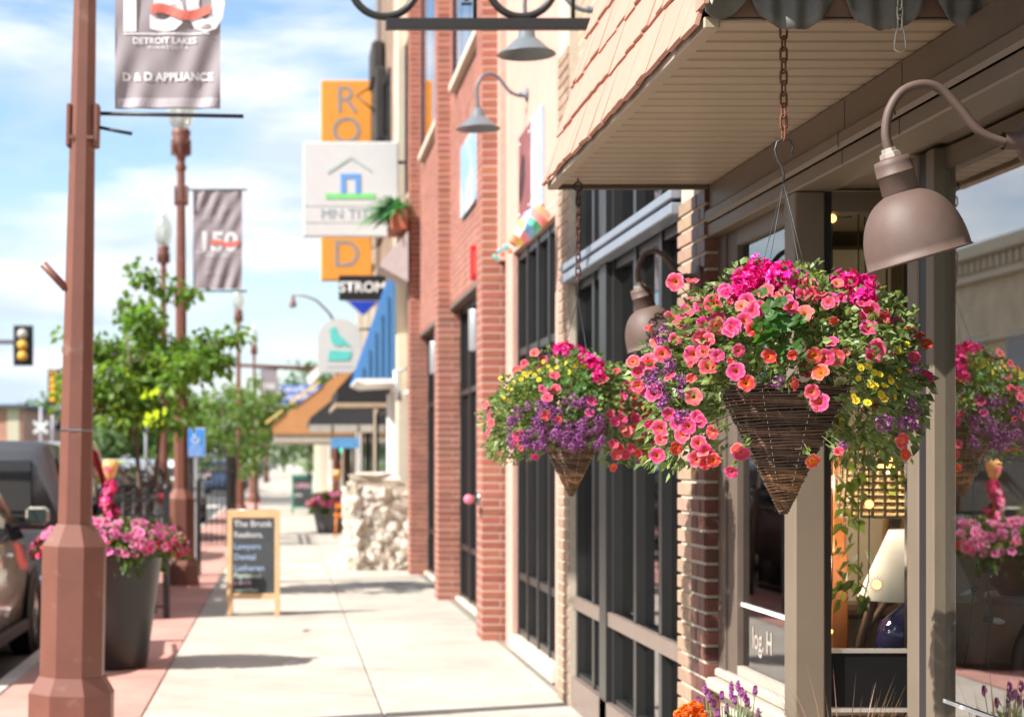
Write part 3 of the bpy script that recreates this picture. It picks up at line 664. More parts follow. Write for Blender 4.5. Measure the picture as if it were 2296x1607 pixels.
MB().box(1.4, 2.2, 82, 100, 3.2, 3.6).build('entablature', mat('far_red_band', (.5, .1, .08), rough=.6), b8)
# dark weathered sign box on the brown building
ds = thing('weathered_sign_box', 'blackened upright sign box bolted high on the brown brick wall', 'sign', (1.70, 33.6, 7.6))
WB = mat('blackened_sheet', (.035, .03, .028), rough=.8, var=.4, scale=2, dirt=((.14, .09, .06), 1.5, .55, .75))
MB().bbox(0, .2, 0, 1.6, 0, 1.4, .03).bbox(-.06, .18, .2, 1.5, 1.2, 1.95, .05).bbox(.03, .2, .1, 1.2, -.9, .02, .03).build('box', WB, ds)
MB().box(.06, .12, .3, .4, 1.9, 3.4).build('strut', STEEL, ds)
MB().tube([(.1, .4, 1.2), (-.35, .3, .9), (.02, .1, .55)], .02, 6).tube([(.05, .2, .4), (.2, -.3, -.1), (.22, -.6, .25)], .012, 6).build('cable', BLACK, ds)
# ================================================================ awnings beyond
BLUEM = mat('blue_standing_seam', (.075, .22, .46), rough=.4, var=.06, scale=3)
ba = thing('blue_awning', 'steep blue metal awning with white underside on the cream building', 'awning', (1.78, 28.6, 2.9))
MB().prism([(0, 0), (0, 1.76), (-.62, .0)], (0, 0, 0), (1, 0, 0), (0, 0, 1), (0, 1, 0), 2.6).build('shell', BLUEM, ba)
rmh = MB().box(-.012, .012, -.02, 0, 0, 1.0).mesh('seam')
for i in range(6):
    x = -.55 + i * .1; hgt = max(.1, 1.76 * (1 + x / .62)) - .02
    link('seam', rmh, BLUEM, ba, (x, -.002, .01), None, (1, 1, hgt))
ddir = Vector((-.62, 0, -1.95))
for i in range(7): MB().prism([(0, 0), (-.03, .01), (-.65, -1.75), (-.62, -1.76)], (0, i * .43, 1.76), (1, 0, 0), (0, 0, 1), (0, 1, 0), .02).build('seam', BLUEM, ba)
MB().prism([(.1, 0), (.1, -.06), (-.5, -.09), (-.64, -.03), (-.64, 0)], (0, -.02, -.003), (1, 0, 0), (0, 0, 1), (0, 1, 0), 2.64).build('underside', WHITE, ba)
dsp = MB().tube([(1.70, 27.45, 2.98), (1.74, 27.45, 2.5)], .055, 10).tube([(1.70, 27.45, 2.95), (1.89, 27.5, 3.02)], .03, 8).build('downspout', SCON); tag(dsp, 'short grey downspout below the blue awning', 'downspout')
BLKC = mat('black_canvas', (.014, .014, .015), rough=.8, var=.1)
ka = thing('black_awning', 'black canvas awning with tan valance rail past the blue awning', 'awning', (1.88, 32.2, 2.62))
MB().prism([(0, 0), (0, 1.05), (-.25, 1.0), (-.95, .25), (-.95, 0)], (0, 0, 0), (1, 0, 0), (0, 0, 1), (0, 1, 0), 4.0).build('canvas', BLKC, ka)
MB().bbox(-.97, 0, -.03, .0, -.09, .0, .01).bbox(-.99, -.955, -.03, 4.0, -.09, 0, .01).build('valance_rail', mat('tan_rail', (.38, .29, .19), rough=.6), ka)
ka2 = thing('dark_awning', 'dark charcoal awning farther along behind the black one', 'awning', (1.88, 38.4, 2.35))
MB().prism([(0, 0), (0, 1.25), (-1.35, .15), (-1.35, 0)], (0, 0, 0), (1, 0, 0), (0, 0, 1), (0, 1, 0), 5.0).build('canvas', mat('charcoal_canvas', (.03, .032, .036), rough=.8), ka2)
MB().box(-1.37, 0, -.03, 0, -.16, 0).build('valance', mat('grey_valance', (.4, .38, .34), rough=.7), ka2)
MB().box(-.9, -.3, -.05, -.035, -.5, -.28).build('hanging_panel', mat('panel_blue', (.1, .3, .6), rough=.5), ka2)
MB().tube([(-.88, -.04, -.3), (-.88, -.04, 0)], .012, 6).tube([(-.32, -.04, -.3), (-.32, -.04, 0)], .012, 6).build('hanger', BLACK, ka2)
ORC = mat('orange_brown_canopy', (.46, .22, .085), rough=.6, var=.1, scale=1.5)
oc = thing('orange_canopy', 'wide orange brown sloping canopy with golden edge strips over the pavement', 'canopy', (1.88, 48.5, 2.3))
MB().prism([(0, .0), (0, 1.72), (-.5, 1.58), (-2.25, .26), (-2.25, 0)], (0, 0, 0), (1, 0, 0), (0, 0, 1), (0, 1, 0), 9).build('canopy_body', ORC, oc)
MB().box(-2.2, 0, .05, 9, -.22, -.004).build('underside', mat('canopy_underside', (.42, .38, .32), rough=.8), oc)
GOLD = mat('gold_strip', (.85, .62, .22), rough=.3, metal=.2)
MB().prism([(-2.42, .25), (-1.95, .62), (-1.95, .68), (-2.42, .33)], (0, -.06, 0), (1, 0, 0), (0, 0, 1), (0, 1, 0), .055).build('edge_strip', GOLD, oc)
MB().prism([(-1.75, .78), (-.95, 1.38), (-.95, 1.46), (-1.75, .88)], (0, -.06, 0), (1, 0, 0), (0, 0, 1), (0, 1, 0), .055).build('edge_strip', GOLD, oc)
MB().prism([(-1.2, 1.32), (-.3, 2.3), (-.3, 2.55), (-1.3, 1.55)], (0, -.05, 0), (1, 0, 0), (0, 0, 1), (0, 1, 0), .05).build('white_gutter', WHITE, oc)
MB().box(-.7, -.4, .2, .6, 1.9, 2.1).build('roof_block', ORC, oc)

# ================================================================ projecting signs
def arm(p, x0, x1, z, y=0, r=.025, m=None): return MB().tube([(x0, y, z), (x1, y, z)], r, 8).build('bracket', m or BLACK, p)
def board(x0, x1, y0, y1, Y):  # photo box -> width range and height range
    a = at(x0, y1, Y); b = at(x1, y0, Y); return a.x, b.x, a.z, b.z
X0, X1, Z0, Z1 = board(680, 893, 318, 530, 27)
mt = thing('title_sign', 'white square projecting sign with blue door, grey roof and green line', 'sign', ((X0 + X1) / 2, 27, Z0))
w2, hh = (X1 - X0) / 2, Z1 - Z0
MB().bbox(-w2, w2, 0, .16, 0, hh, .015).build('panel', mat('sign_white', (.60, .60, .60), rough=.45, var=.03), mt)
SG = mat('sign_grey_green', (.42, .5, .49), rough=.5); SB = mat('sign_blue', (.12, .32, .72), rough=.5); SGR = mat('sign_green', (.2, .62, .22), rough=.5)
q = hh / 212
def px(x): return (x - 786.5) * q
def pz(y): return (530 - y) * q
MB().prism([(px(735), pz(383)), (px(786), pz(350)), (px(832), pz(380)), (px(832), pz(386)), (px(786), pz(357)), (px(735), pz(390))], (0, -.003, 0), (1, 0, 0), (0, 0, 1), (0, -1, 0), .006).build('roof_mark', SG, mt)
MB().box(px(764), px(775), -.01, -.003, pz(434), pz(390)).box(px(797), px(808), -.01, -.003, pz(434), pz(390)).box(px(775), px(797), -.01, -.003, pz(400), pz(390)).build('door_mark', SB, mt)
MB().box(px(730), px(841), -.009, -.003, pz(446), pz(434)).build('green_line', SGR, mt)
MB().box(-w2 + .01, w2 - .01, -.006, -.003, pz(462), pz(459)).box(-w2 + .01, w2 - .01, -.006, -.003, pz(499), pz(497)).build('rule', mat('pale_grey_line', (.55, .58, .58), rough=.5), mt)
link('lettering', text_mesh('MN TITLE', 33 * q, .0), mat('sign_teal_grey', (.26, .35, .38), rough=.5), mt, (px(790), -.006, pz(481)))
arm(mt, w2, w2 + .3, .3, .08); arm(mt, w2, w2 + .3, hh - .3, .08)
X0, X1, Z0, Z1 = board(720, 834, 180, 628, 36)
og = thing('orange_blade_sign', 'tall orange blade sign with grey vertical letters behind the white square sign', 'sign', ((X0 + X1) / 2, 36, Z0))
w2, hh = (X1 - X0) / 2, Z1 - Z0
MB().bbox(-w2, w2, 0, .3, 0, hh, .02).build('panel', mat('sign_orange', (.80, .31, .045), rough=.5, var=.05), og)
LG = mat('letter_grey', (.30, .27, .25), rough=.5)
for i, ch in enumerate('ROLLED'):
    link('letter', text_mesh(ch, .78), LG, og, (.0, -.006, hh - .42 - i * .622))
arm(og, w2, w2 + .2, 1.0, .15, .04); arm(og, w2, w2 + .2, 3.2, .15, .04)
X0, X1, Z0, Z1 = board(766, 872, 617, 672, 33)
sg = thing('jeweller_sign', 'black projecting sign reading STROM with a blue gem below', 'sign', ((X0 + X1) / 2 - .05, 33, Z0))
w2, hh = (X1 - X0) / 2, Z1 - Z0
MB().bbox(-w2, w2, 0, .2, 0, hh, .015).build('panel', mat('sign_black', (.012, .012, .013), rough=.35), sg)
link('lettering', text_mesh('STROM', .265, .006), WHITE, sg, (0, -.006, hh * .5))
MB().prism([(-.33, -.005), (.33, -.005), (0, -.32)], (0, .02, 0), (1, 0, 0), (0, 0, 1), (0, 1, 0), .1).build('gem_border', mat('gem_silver', (.6, .62, .68), rough=.3), sg)
MB().prism([(-.27, -.03), (.27, -.03), (0, -.275)], (0, .008, 0), (1, 0, 0), (0, 0, 1), (0, 1, 0), .01).build('gem', mat('gem_blue', (.015, .05, .45), rough=.25), sg)
arm(sg, w2, w2 + .25, hh * .6, .1)
X0, X1, Z0, Z1 = board(712, 810, 713, 835, 40)
bs = thing('bird_sign', 'white arched hanging sign with a turquoise bird perched on a block', 'sign', ((X0 + X1) / 2, 40, Z0))
w2, hh = (X1 - X0) / 2, Z1 - Z0
pts = [(-w2, 0), (w2, 0), (w2, hh * .6)] + [(w2 * math.cos(t), hh * .6 + hh * .4 * math.sin(t)) for t in [math.pi * k / 16 for k in range(1, 16)]] + [(-w2, hh * .6)]
MB().prism(pts, (0, 0, 0), (1, 0, 0), (0, 0, 1), (0, 1, 0), .12).build('panel', MATS['sign_white'], bs)
TEAL = mat('sign_teal', (.12, .58, .54), rough=.5)
k = 1.0
bird = [(-.21, .78), (-.20, .90), (-.25, .95), (-.19, .97), (-.15, 1.03), (-.09, 1.03), (-.06, .97), (-.05, .90), (.05, .80), (.16, .70), (.27, .58), (.2, .585), (.06, .62), (-.02, .585), (-.12, .61), (-.18, .68)]
MB().prism(bird, (0, -.012, 0), (1, 0, 0), (0, 0, 1), (0, 1, 0), .008).build('bird_mark', TEAL, bs)
MB().prism([(-.26, .27), (.22, .27), (.28, .48), (-.22, .5)], (0, -.012, 0), (1, 0, 0), (0, 0, 1), (0, 1, 0), .008).build('block_mark', TEAL, bs)
MB().box(-.3, .3, -.008, -.002, .13, .155).build('small_print', mat('pale_grey_line', (.55, .58, .58)), bs)
arm(bs, w2 - .05, w2 + .25, hh * .8, .06); arm(bs, w2 - .05, w2 + .25, hh * .3, .06)
X0, X1, Z0, Z1 = board(628, 722, 863, 902, 84)
fs = thing('furniture_sign', 'blue and white furniture and mattress sign far down the street', 'sign', ((X0 + X1) / 2, 84, Z0))
w2, hh = (X1 - X0) / 2, Z1 - Z0
MB().bbox(-w2, w2, 0, .3, 0, hh, .02).build('panel', mat('sign_deep_blue', (.03, .12, .5), rough=.4), fs)
link('lettering', text_mesh('FURNITURE &\nMATTRESS', .36, .008), WHITE, fs, (0, -.01, hh * .5))
MB().tube([(w2 - .2, .15, .3), (w2 + .9, .15, .3)], .06, 8).tube([(w2 - .2, .15, hh - .1), (w2 + .9, .15, hh - .1)], .06, 8).build('bracket', BLACK, fs)
# window box with fern on the red brick building
wb = thing('window_box', 'terracotta window box with a feathery green fern high on the brick pier', 'window box', (1.46, 24.7, 4.78))
MB().bbox(0.0, .24, -.02, .9, 0, .28, .02).build('box', mat('terracotta', (.42, .14, .08), rough=.8), wb)
MB().prism([(.24, -.02), (-.12, -.42), (-.16, -.5), (.24, -.72)], (0, 0, 0), (1, 0, 0), (0, 0, 1), (0, 1, 0), .85).build('bracket_shelf', mat('greyed_shelf', (.5, .45, .44), rough=.7), wb)
fm = MB()
for i in range(420):
    a = random.uniform(0, 6.28); el = random.uniform(.1, 1.4); ln = random.uniform(.3, .62)
    b = Vector((.10, random.uniform(.05, .7), .27)); d = Vector((math.cos(a) * math.cos(el), math.sin(a) * math.cos(el) * .6, math.sin(el)))
    p = [b + d * ln * t + Vector((-.12 * t * t, 0, -.30 * t * t * ln * 2)) for t in (0, .35, .7, 1)]
    sdv = d.cross(Vector((0, 0, 1))); sdv = sdv.normalized() * .018 if sdv.length > .01 else Vector((.018, 0, 0))
    fm.add([p[0] - sdv, p[0] + sdv, p[1] - sdv * 1.5, p[1] + sdv * 1.5, p[2] - sdv, p[2] + sdv, p[3]], [(0, 1, 3, 2), (2, 3, 5, 4), (4, 5, 6)])
stuff(fm.build('fern', leafmat('fern_green', (.07, .24, .09)), wb))
# ornamental black sign hanger with rings, nearer the camera
ih = thing('iron_sign_hanger', 'black iron sign hanger with two rings and a flat bar over the pavement', 'bracket', (0, 10, 0))
A = at(865, 55, 10); B = at(1320, 62, 10)
MB().bbox(A.x, 1.95, -.03, .03, A.z - .03, A.z + .03, .004).build('bar', BLACK, ih)
for cx in (862, 1170):
    c = at(cx, -38, 10); MB().ring((c.x, 0, c.z), .19, .022, (1, 0, 0), (0, 0, 1), 40, 8).build('ring', BLACK, ih)
MB().bbox(A.x - .1, 1.95, -.02, .02, A.z + .46, A.z + .50, .004).tube([(A.x + .5, 0, A.z + .03), (A.x + .5, 0, A.z + .46)], .012, 6).tube([(A.x + 1.05, 0, A.z + .03), (A.x + 1.05, 0, A.z + .46)], .012, 6).build('frame', BLACK, ih)
tI = at(1046, -18, 10)
link('letter', text_mesh('I', .16, .004, .01), BLACK, ih, (tI.x, 0, tI.z))
MB().bbox(tI.x - .03, tI.x + .03, -.012, .012, tI.z - .075, tI.z - .062, .002).build('serif', BLACK, ih)
# colourful wind sock
ws = thing('wind_sock', 'colourful patchwork wind sock flying from the peach wall', 'wind sock', tuple(at(1180, 515, 12.6)))
axis = (at(1228, 470, 12.6) - at(1135, 565, 12.6)).normalized()
u0 = axis.cross(Vector((0, 1, 0))).normalized(); v0 = axis.cross(u0).normalized()
cols = [('sock_orange', (.75, .25, .12)), ('sock_yellow', (.72, .68, .12)), ('sock_blue', (.2, .45, .8)), ('sock_coral', (.75, .2, .2)), ('sock_aqua', (.15, .6, .5)), ('sock_pale', (.8, .62, .58)), ('sock_pink', (.72, .3, .38)), ('sock_green', (.1, .5, .33))]
for c, cl in cols: mat(c, cl, rough=.7, var=.05)
rad = [.055, .075, .085, .08, .07, .055, .035]
for i in range(6):
    for k in range(4):
        m = MB(); vs = []
        for (ii) in (i, i + 1):
            for j in range(4):
                t = (k + j / 3) * math.pi / 2 + ii * .35; rr = rad[ii] * (1 + .18 * math.sin(3 * t + ii))
                vs.append(axis * (.19 - ii * .055) + (u0 * math.cos(t) + v0 * math.sin(t)) * rr)
        m.add(vs, [(j, j + 1, 5 + j, 4 + j) for j in range(3)], True)
        m.build('patch', MATS[cols[(i * 3 + k * 5 + (i // 2)) % 8][0]], ws)
for k, (a, cn) in enumerate((( .0, 'sock_green'), (.9, 'sock_aqua'), (-.9, 'sock_orange'), (.4, 'sock_blue'))):
    m = MB(); p = axis * -.14
    for j in range(3):
        q1 = p - axis * (.05 + .05 * j) + u0 * math.sin(a + j) * .03
        m.sphere(q1, .018, 8, 5, (1, .4, 1))
    m.build('tail', MATS[cn], ws)
MB().tube([axis * .19, axis * .27 + Vector((.05, 0, .04)), Vector((.2, 0, .30)), Vector((.23, .05, .30))], .004, 6).build('cord', WHITE, ws)

# ================================================================ lamp posts
GLOBE = glassmat('acorn_globe_glass', (.86, .9, .87), ior=1.3, boost=.06, rough=.12)
_n = GLOBE.node_tree; _d = _n.nodes.new('ShaderNodeBsdfTranslucent'); _d.inputs[0].default_value = (.85, .87, .84, 1); _m = _n.nodes.new('ShaderNodeMixShader'); _m.inputs[0].default_value = .55
_o = _n.nodes['Material Output']; _l = _o.inputs[0].links[0].from_socket; _n.links.new(_l, _m.inputs[1]); _n.links.new(_d.outputs[0], _m.inputs[2]); _n.links.new(_m.outputs[0], _o.inputs[0])
def octa(prof): return MB().lathe(prof, 8, None, False, True, True, R(22.5))
def k8(w): return w / 2 / math.cos(R(22.5))
pmesh = octa([(k8(.46), 0), (k8(.46), .25), (k8(.355), .345)])
base_me = pmesh.mesh('base')
ped_me = octa([(k8(.345), .345), (k8(.345), 1.10), (k8(.20), 1.225)]).mesh('pedestal')
shaft_me = octa([(k8(.185), 1.22), (k8(.142), 3.2), (k8(.10), 5.3)]).mesh('shaft')
fit_me = MB().lathe([(.05, 5.29), (.075, 5.34), (.05, 5.40), (.06, 5.46), (.11, 5.62), (.125, 5.66), (.105, 5.70), (.125, 5.78), (.12, 5.82), (.09, 5.84)], 16, None, True, False, True).mesh('fitter')
rib_me = MB().box(-.006, .006, .098, .13, 5.5, 5.7).mesh('rib')
globe_me = MB().lathe([(.09, 5.845), (.14, 5.9), (.175, 6.05), (.18, 6.15), (.15, 6.30), (.08, 6.42), (.03, 6.47)], 20).mesh('globe')
fin_me = MB().lathe([(.045, 6.455), (.05, 6.48), (.02, 6.50), (.03, 6.54), (.015, 6.60), (0.002, 6.66)], 12).mesh('finial')
bulb_me = MB().lathe([(.0, 5.85), (.04, 5.87), (.05, 6.0), (.06, 6.12), (.03, 6.22), (0, 6.23)], 12).mesh('bulb')
strap_me = MB().bbox(-.105, .105, -.085, .085, -.16, .16, .01).mesh('clamp')
GLB2 = mat('lamp_inner', (.75, .77, .74), rough=.5)
def lamp_post(x, y, label, banner_z=None, rot=0):
    p = thing('lamp_post', label, 'lamp post', (x, y, 0), rot, 'brown octagonal lamp posts along the kerb')
    link('base', base_me, BROWN, p); link('pedestal', ped_me, BROWN, p); link('shaft', shaft_me, BROWN, p)
    f = link('fitter', fit_me, BROWN, p)
    for k in range(8): link('rib', rib_me, BROWN, f, None, (0, 0, k * math.pi / 4))
    g = link('globe', globe_me, GLOBE, p); link('bulb', bulb_me, GLB2, g); link('finial', fin_me, GLB2, p)
    return p
PX1, PY1 = -1.25, 10.4
p1 = lamp_post(PX1, PY1, 'brown octagonal lamp post closest to the camera at the left'); p1.scale = (1.04, 1.04, 1); p1.rotation_euler[1] = R(1.1)
p2 = lamp_post(-1.34, 22.9, 'brown octagonal lamp post behind the small street tree')
lamp_post(-1.33, 50.6, 'brown lamp post just left of the chalkboard top, nearer of two close together')
lamp_post(-1.16, 66.0, 'brown lamp post by the crossing, right one of two close together')
lamp_post(-1.33, 125, 'tiny distant brown lamp post far down the pavement')
lamp_post(-2.42, 35.4, 'lamp post whose pale globe rises out of the street tree')
def banner_arm(p, z, px, L=.86):
    MB().bbox(-.088, -.06, -.05, .05, z - .20, z + .05, .008).bbox(.058, .095, -.05, .05, z - .20, z + .05, .008).box(-.07, .07, -.068, -.06, z - .16, z - .14).build('clamp', BROWN, p)
    MB().tube([(.1, 0, z), (L, 0, z)], .012, 8).build('banner_arm', BLACK, p)
zB = at(0, 250, PY1).z; banner_arm(p1, zB - .01, 0, .90); banner_arm(p1, zB + 1.37, 0, .90)
MB().tube([(.09, 0, zB - .09), (.20, -.02, zB - .115), (.28, -.03, zB - .13)], .011, 6).build('release_rod', BLACK, p1)
MB().tube([(-.07, -.03, 2.59), (-.20, -.05, 2.73)], .022, 8).build('flag_holder', BROWN, p1)
banner_arm(p2, 5.06, 0, .85); banner_arm(p2, 3.76, 0, .85)
# scuffs of bare metal on the pedestal are in the enamel; a steel band round the nearest shaft
MB().lathe([(.096, 1.765), (.0985, 1.768), (.0985, 1.774), (.096, 1.777)], 8, None, False, False, False, R(22.5)).build('band', STEEL, p1)
# ================================================================ banners
BANM = mat('mauve_grey_banner', (.31, .27, .29), rough=.75, var=.05, scale=4)
RIB = mat('banner_ribbon_red', (.72, .17, .13), rough=.6); BWH = mat('banner_white', (.78, .77, .78), rough=.65)
BPALE = mat('banner_pale_grey', (.46, .42, .45), rough=.65)
def banner(name, label, x0, x1, z0, z1, Y, lines, stripe=True, seed=0):
    w, h = x1 - x0, z1 - z0; o = thing(name, label, 'banner', (x0, Y, z0), 0, 'town banners on the lamp posts')
    def wv(x, z): return (.009 * math.sin((x * 1.5 - z * .75) * 21 + seed + 1.3 * math.sin(z * 4)) + .005 * math.sin(x * 41 - z * 9 + seed * 2)) * min(1, .2 + abs(z - h * .5) / h * 1.7)
    m = MB(); nx_, nz_ = 44, 50; vs = []
    for i in range(nx_ + 1):
        for k in range(nz_ + 1):
            x = w * i / nx_; z = h * k / nz_; vs.append((x, wv(x, z), z))
    m.add(vs, [(i * (nz_ + 1) + k, (i + 1) * (nz_ + 1) + k, (i + 1) * (nz_ + 1) + k + 1, i * (nz_ + 1) + k + 1) for i in range(nx_) for k in range(nz_)], True)
    m.build('cloth', BANM, o)
    def lay(me, mt, nm, x, z, off=.004):
        for v in me.vertices: v.co = Vector((v.co.x + x, wv(v.co.x + x, v.co.z + z) - off, v.co.z + z))
        link(nm, me, mt, o)
    for (txt, size, fx, fz, bold, mt, al, off) in lines: lay(text_mesh(txt, size, bold, 0, al), mt, 'lettering', w * fx, h * fz, off)
    return o, lay, w, h
xa, xb = at(258, 0, PY1).x, at(494, 0, PY1).x
o, lay, w, h = banner('street_banner', 'mauve grey banner reading D & D APPLIANCE on the nearest lamp post', xa, xb, zB + .015, zB + 1.37, PY1, [
    ('150', .44, .5, .44, .016, BWH, 'CENTER', .005), ('DETROIT LAKES', .052, .47, .291, .001, BWH, 'CENTER', .005), ('M I N N E S O T A', .03, .5, .262, 0, BWH, 'CENTER', .005),
    ('D & D APPLIANCE', .066, .5, .135, .0022, BWH, 'CENTER', .005)])
def strip(pts, wd):
    m = MB(); vs = []
    for (x, z) in pts: vs += [(x, 0, z - wd / 2), (x, 0, z + wd / 2)]
    m.add(vs, [(2 * i, 2 * i + 2, 2 * i + 3, 2 * i + 1) for i in range(len(pts) - 1)]); return m.mesh('ribbon')
lay(strip([(.21 + .345 * i / 12, .02 + .022 * math.sin(i * .55 + .6)) for i in range(13)], .055), RIB, 'ribbon', 0, h * .40, .012)
lay(strip([(.05 + .5 * i / 10, 0) for i in range(11)], .008), BWH, 'rule', 0, h * .322, .005)
lay(strip([(.012 + (w - .024) * i / 24, 0) for i in range(25)], .055), BPALE, 'hem_band', 0, .035, .004)
xa, xb = at(433, 0, 22.9).x, at(543, 0, 22.9).x
za, zb = at(0, 648, 22.9).z, at(0, 428, 22.9).z
o, lay, w, h = banner('street_banner', 'mauve grey banner reading DETROIT LAKES 150 on the second lamp post', xa, xb, za, zb, 22.9, [
    ('DETROIT\nLAKES', .11, .1, .76, 0, BPALE, 'LEFT', .005), ('150', .34, .5, .475, .012, BWH, 'CENTER', .005), ('DETROIT LAKES', .05, .5, .34, 0, BWH, 'CENTER', .005), ('MIDWEST', .07, .5, .16, .001, BPALE, 'CENTER', .005)], seed=2)
lay(strip([(.22 + .38 * i / 12, .02 + .02 * math.sin(i * .55 + .6)) for i in range(13)], .06), RIB, 'ribbon', 0, h * .45, .009)
lay(strip([(.03 + .56 * i / 10, 0) for i in range(11)], .008), BWH, 'rule', 0, h * .375, .005)
xa, xb = at(584, 0, 66).x, at(622, 0, 66).x
o, lay, w, h = banner('street_banner', 'small distant mauve banner beyond the second banner', xa, xb, at(0, 905, 66).z, at(0, 828, 66).z, 66, [('150', .3, .5, .5, .01, BWH, 'CENTER', .006)], seed=4)
MB().tube([(-.25, .0, h + .01), (w + .05, 0, h + .01)], .014, 6).build('rod', BLACK, o)
# ================================================================ gooseneck lamps
def gooseneck(name, label, mount, reach, drop, shade_r, m, neck=True, tilt=18, up=.16, arm_r=.0115, group=None, flat=False):
    "mount on a wall facing -X; arm rises, arcs over and carries a tilted shade"
    o = thing(name, label, 'lamp', mount, 0, group)
    MB().lathe([(0, 0), (.055, 0), (.055, .015), (.04, .02), (.022, .03), (.022, .07)], 18, Matrix.Rotation(R(-90), 4, 'Y')).build('wall_plate', m, o)
    sx = -reach
    pts = []
    P = [Vector((-.05, 0, 0)), Vector((-.22 * reach, 0, -.02 * up)), Vector((-.40 * reach, 0, up * .16)), Vector((-.56 * reach, 0, up * .58)), Vector((-.70 * reach, 0, up * .90)), Vector((-.84 * reach, 0, up)), Vector((-1.0 * reach, 0, up * .88)), Vector((-1.10 * reach, 0, up * .55)), Vector((-1.13 * reach, 0, up * .15)), Vector((-1.10 * reach, 0, drop))]
    Pe = [P[0] * 2 - P[1]] + P + [P[-1] * 2 - P[-2]]
    for i in range(1, len(Pe) - 2):
        for t in range(6):
            t /= 6; a, b, c, d = Pe[i - 1], Pe[i], Pe[i + 1], Pe[i + 2]
            pts.append(.5 * ((2 * b) + (-a + c) * t + (2 * a - 5 * b + 4 * c - d) * t * t + (-a + 3 * b - 3 * c + d) * t ** 3))
    pts.append(P[-1])
    MB().tube(pts, arm_r, 10).build('arm', m, o)
    e = P[-1]; T = Matrix.Translation(e) @ Matrix.Rotation(R(-tilt), 4, 'Y')
    r = shade_r
    if flat:
        prof = [(0.0, .0), (r * .16, .0), (r * .2, -.02), (r * .28, -.03), (r * .3, -r * .38), (r * .45, -r * .5), (r * .75, -r * .78), (r * .97, -r * .92), (r, -r * .97), (r * .96, -r * .95), (r * .3, -r * .55), (0, -r * .5)]
        MB().lathe(prof, 28, T).build('shade', m, o)
    else:
        MB().lathe([(0, .012), (.018, .012), (.02, .002), (.026, .0), (.028, -.012), (.02, -.014)], 8, T, False).build('nut', mat('plated_nut', (.5, .42, .36), rough=.35, metal=.5), o)
        MB().lathe([(r * .22, -.013), (r * .34, -.016), (r * .36, -.03), (r * .36, -r * .42), (r * .375, -r * .43), (r * .35, -r * .45), (r * .36, -r * .78), (r * .32, -r * .86)], 28, T).build('neck', m, o)
        pr = [(r * .30, -r * .80)]
        for k in range(1, 13):
            t = (k / 12) ** 1.6; pr.append((r * (.36 + .64 * (1 - (1 - t) ** 2.3) ** .62), -r * (.85 + 1.28 * t)))
        pr += [(r * 1.025, -r * 2.135), (r * 1.035, -r * 2.15), (r * 1.02, -r * 2.17), (r * .97, -r * 2.13), (r * .9, -r * 1.7), (r * .6, -r * 1.2), (0, -r * 1.0)]
        MB().lathe(pr, 40, T).build('shade', m, o)
    return o
gooseneck('gooseneck_lamp', 'brown gooseneck wall lamp beside the hanging basket, closest to the camera', (1.84, 4.40, 2.385), .318, -.03, .125, TAUPE, tilt=16, up=.14, group='brown gooseneck lamps')
gooseneck('gooseneck_lamp', 'brown gooseneck wall lamp on the brick pilaster behind the flowers', (1.832, 7.88, 2.40), .245, -.03, .128, TAUPE, tilt=16, up=.12, group='brown gooseneck lamps')
GREYL = mat('grey_lamp_enamel', (.13, .15, .17), rough=.4, var=.06)
gooseneck('barn_lamp', 'grey gooseneck barn lamp on the peach wall', (1.93, 14.2, 4.50), .36, -.10, .178, GREYL, tilt=0, up=.17, arm_r=.014, group='grey barn lamps', flat=True)
gooseneck('barn_lamp', 'grey barn lamp under the iron sign hanger', (1.90, 10.8, 4.32), .40, -.10, .178, GREYL, tilt=0, up=.17, arm_r=.014, group='grey barn lamps', flat=True)

# ================================================================ chains and hooks
RUST = mat('rusty_iron', (.20, .075, .04), rough=.8, metal=.3, var=.35, scale=60, bump=.4, bscale=200)
lk = MB()
def link_mesh(w, h, r):
    m = MB(); pts = []; a = h / 2 - w / 2
    for k in range(8): t = math.pi * k / 7; pts.append((w / 2 * math.cos(t), 0, a + w / 2 * math.sin(t)))
    for k in range(8): t = math.pi + math.pi * k / 7; pts.append((w / 2 * math.cos(t), 0, -a + w / 2 * math.sin(t)))
    pts.append(pts[0]); m.tube(pts, r, 6, False); return m.mesh('link')
def chain(name, label, top, bottom, m, w=.019, pitch=.0298, r=.0033):
    top = Vector(top); bottom = Vector(bottom); o = thing(name, label, 'chain', bottom)
    me = link_mesh(w, pitch + 2.4 * r + .004, r); n = max(1, round((top - bottom).length / pitch)); st_ = (top - bottom) / n
    for i in range(n): link('link', me, m, o, st_ * (i + .5), (0, 0, R(15 if i % 2 else 105) + random.uniform(-.15, .15)))
    return o
B1 = Vector((1.382, 4.95, 1.80)); HOOK = at(1757, 312, 4.95)
chain('rusty_chain', 'rusty iron chain holding the front flower basket', (HOOK.x, 4.95, 2.80), (HOOK.x, 4.95, HOOK.z), RUST)
c2 = at(2018, 60, 4.62)
ch2 = chain('steel_chain', 'short pale steel chain with a carabiner hanging before the scalloped metal', (c2.x, 4.62, 3.025), (c2.x, 4.62, c2.z), mat('zinc_steel', (.5, .48, .42), rough=.4, metal=.8, var=.15), .016, .026, .0028)
cb = MB(); a = -.062
cb.tube([(.0, 0, .006), (.006, 0, .0), (.010, 0, -.012), (.0155, 0, a + .012), (.013, 0, a + .002), (0, 0, a - .004), (-.013, 0, a + .002), (-.0155, 0, a + .012), (-.009, 0, -.012), (-.006, 0, .0), (0, 0, .006)], .0026, 8).build('carabiner', MATS['zinc_steel'], ch2)
B2 = Vector((1.25, 7.62, 1.80))
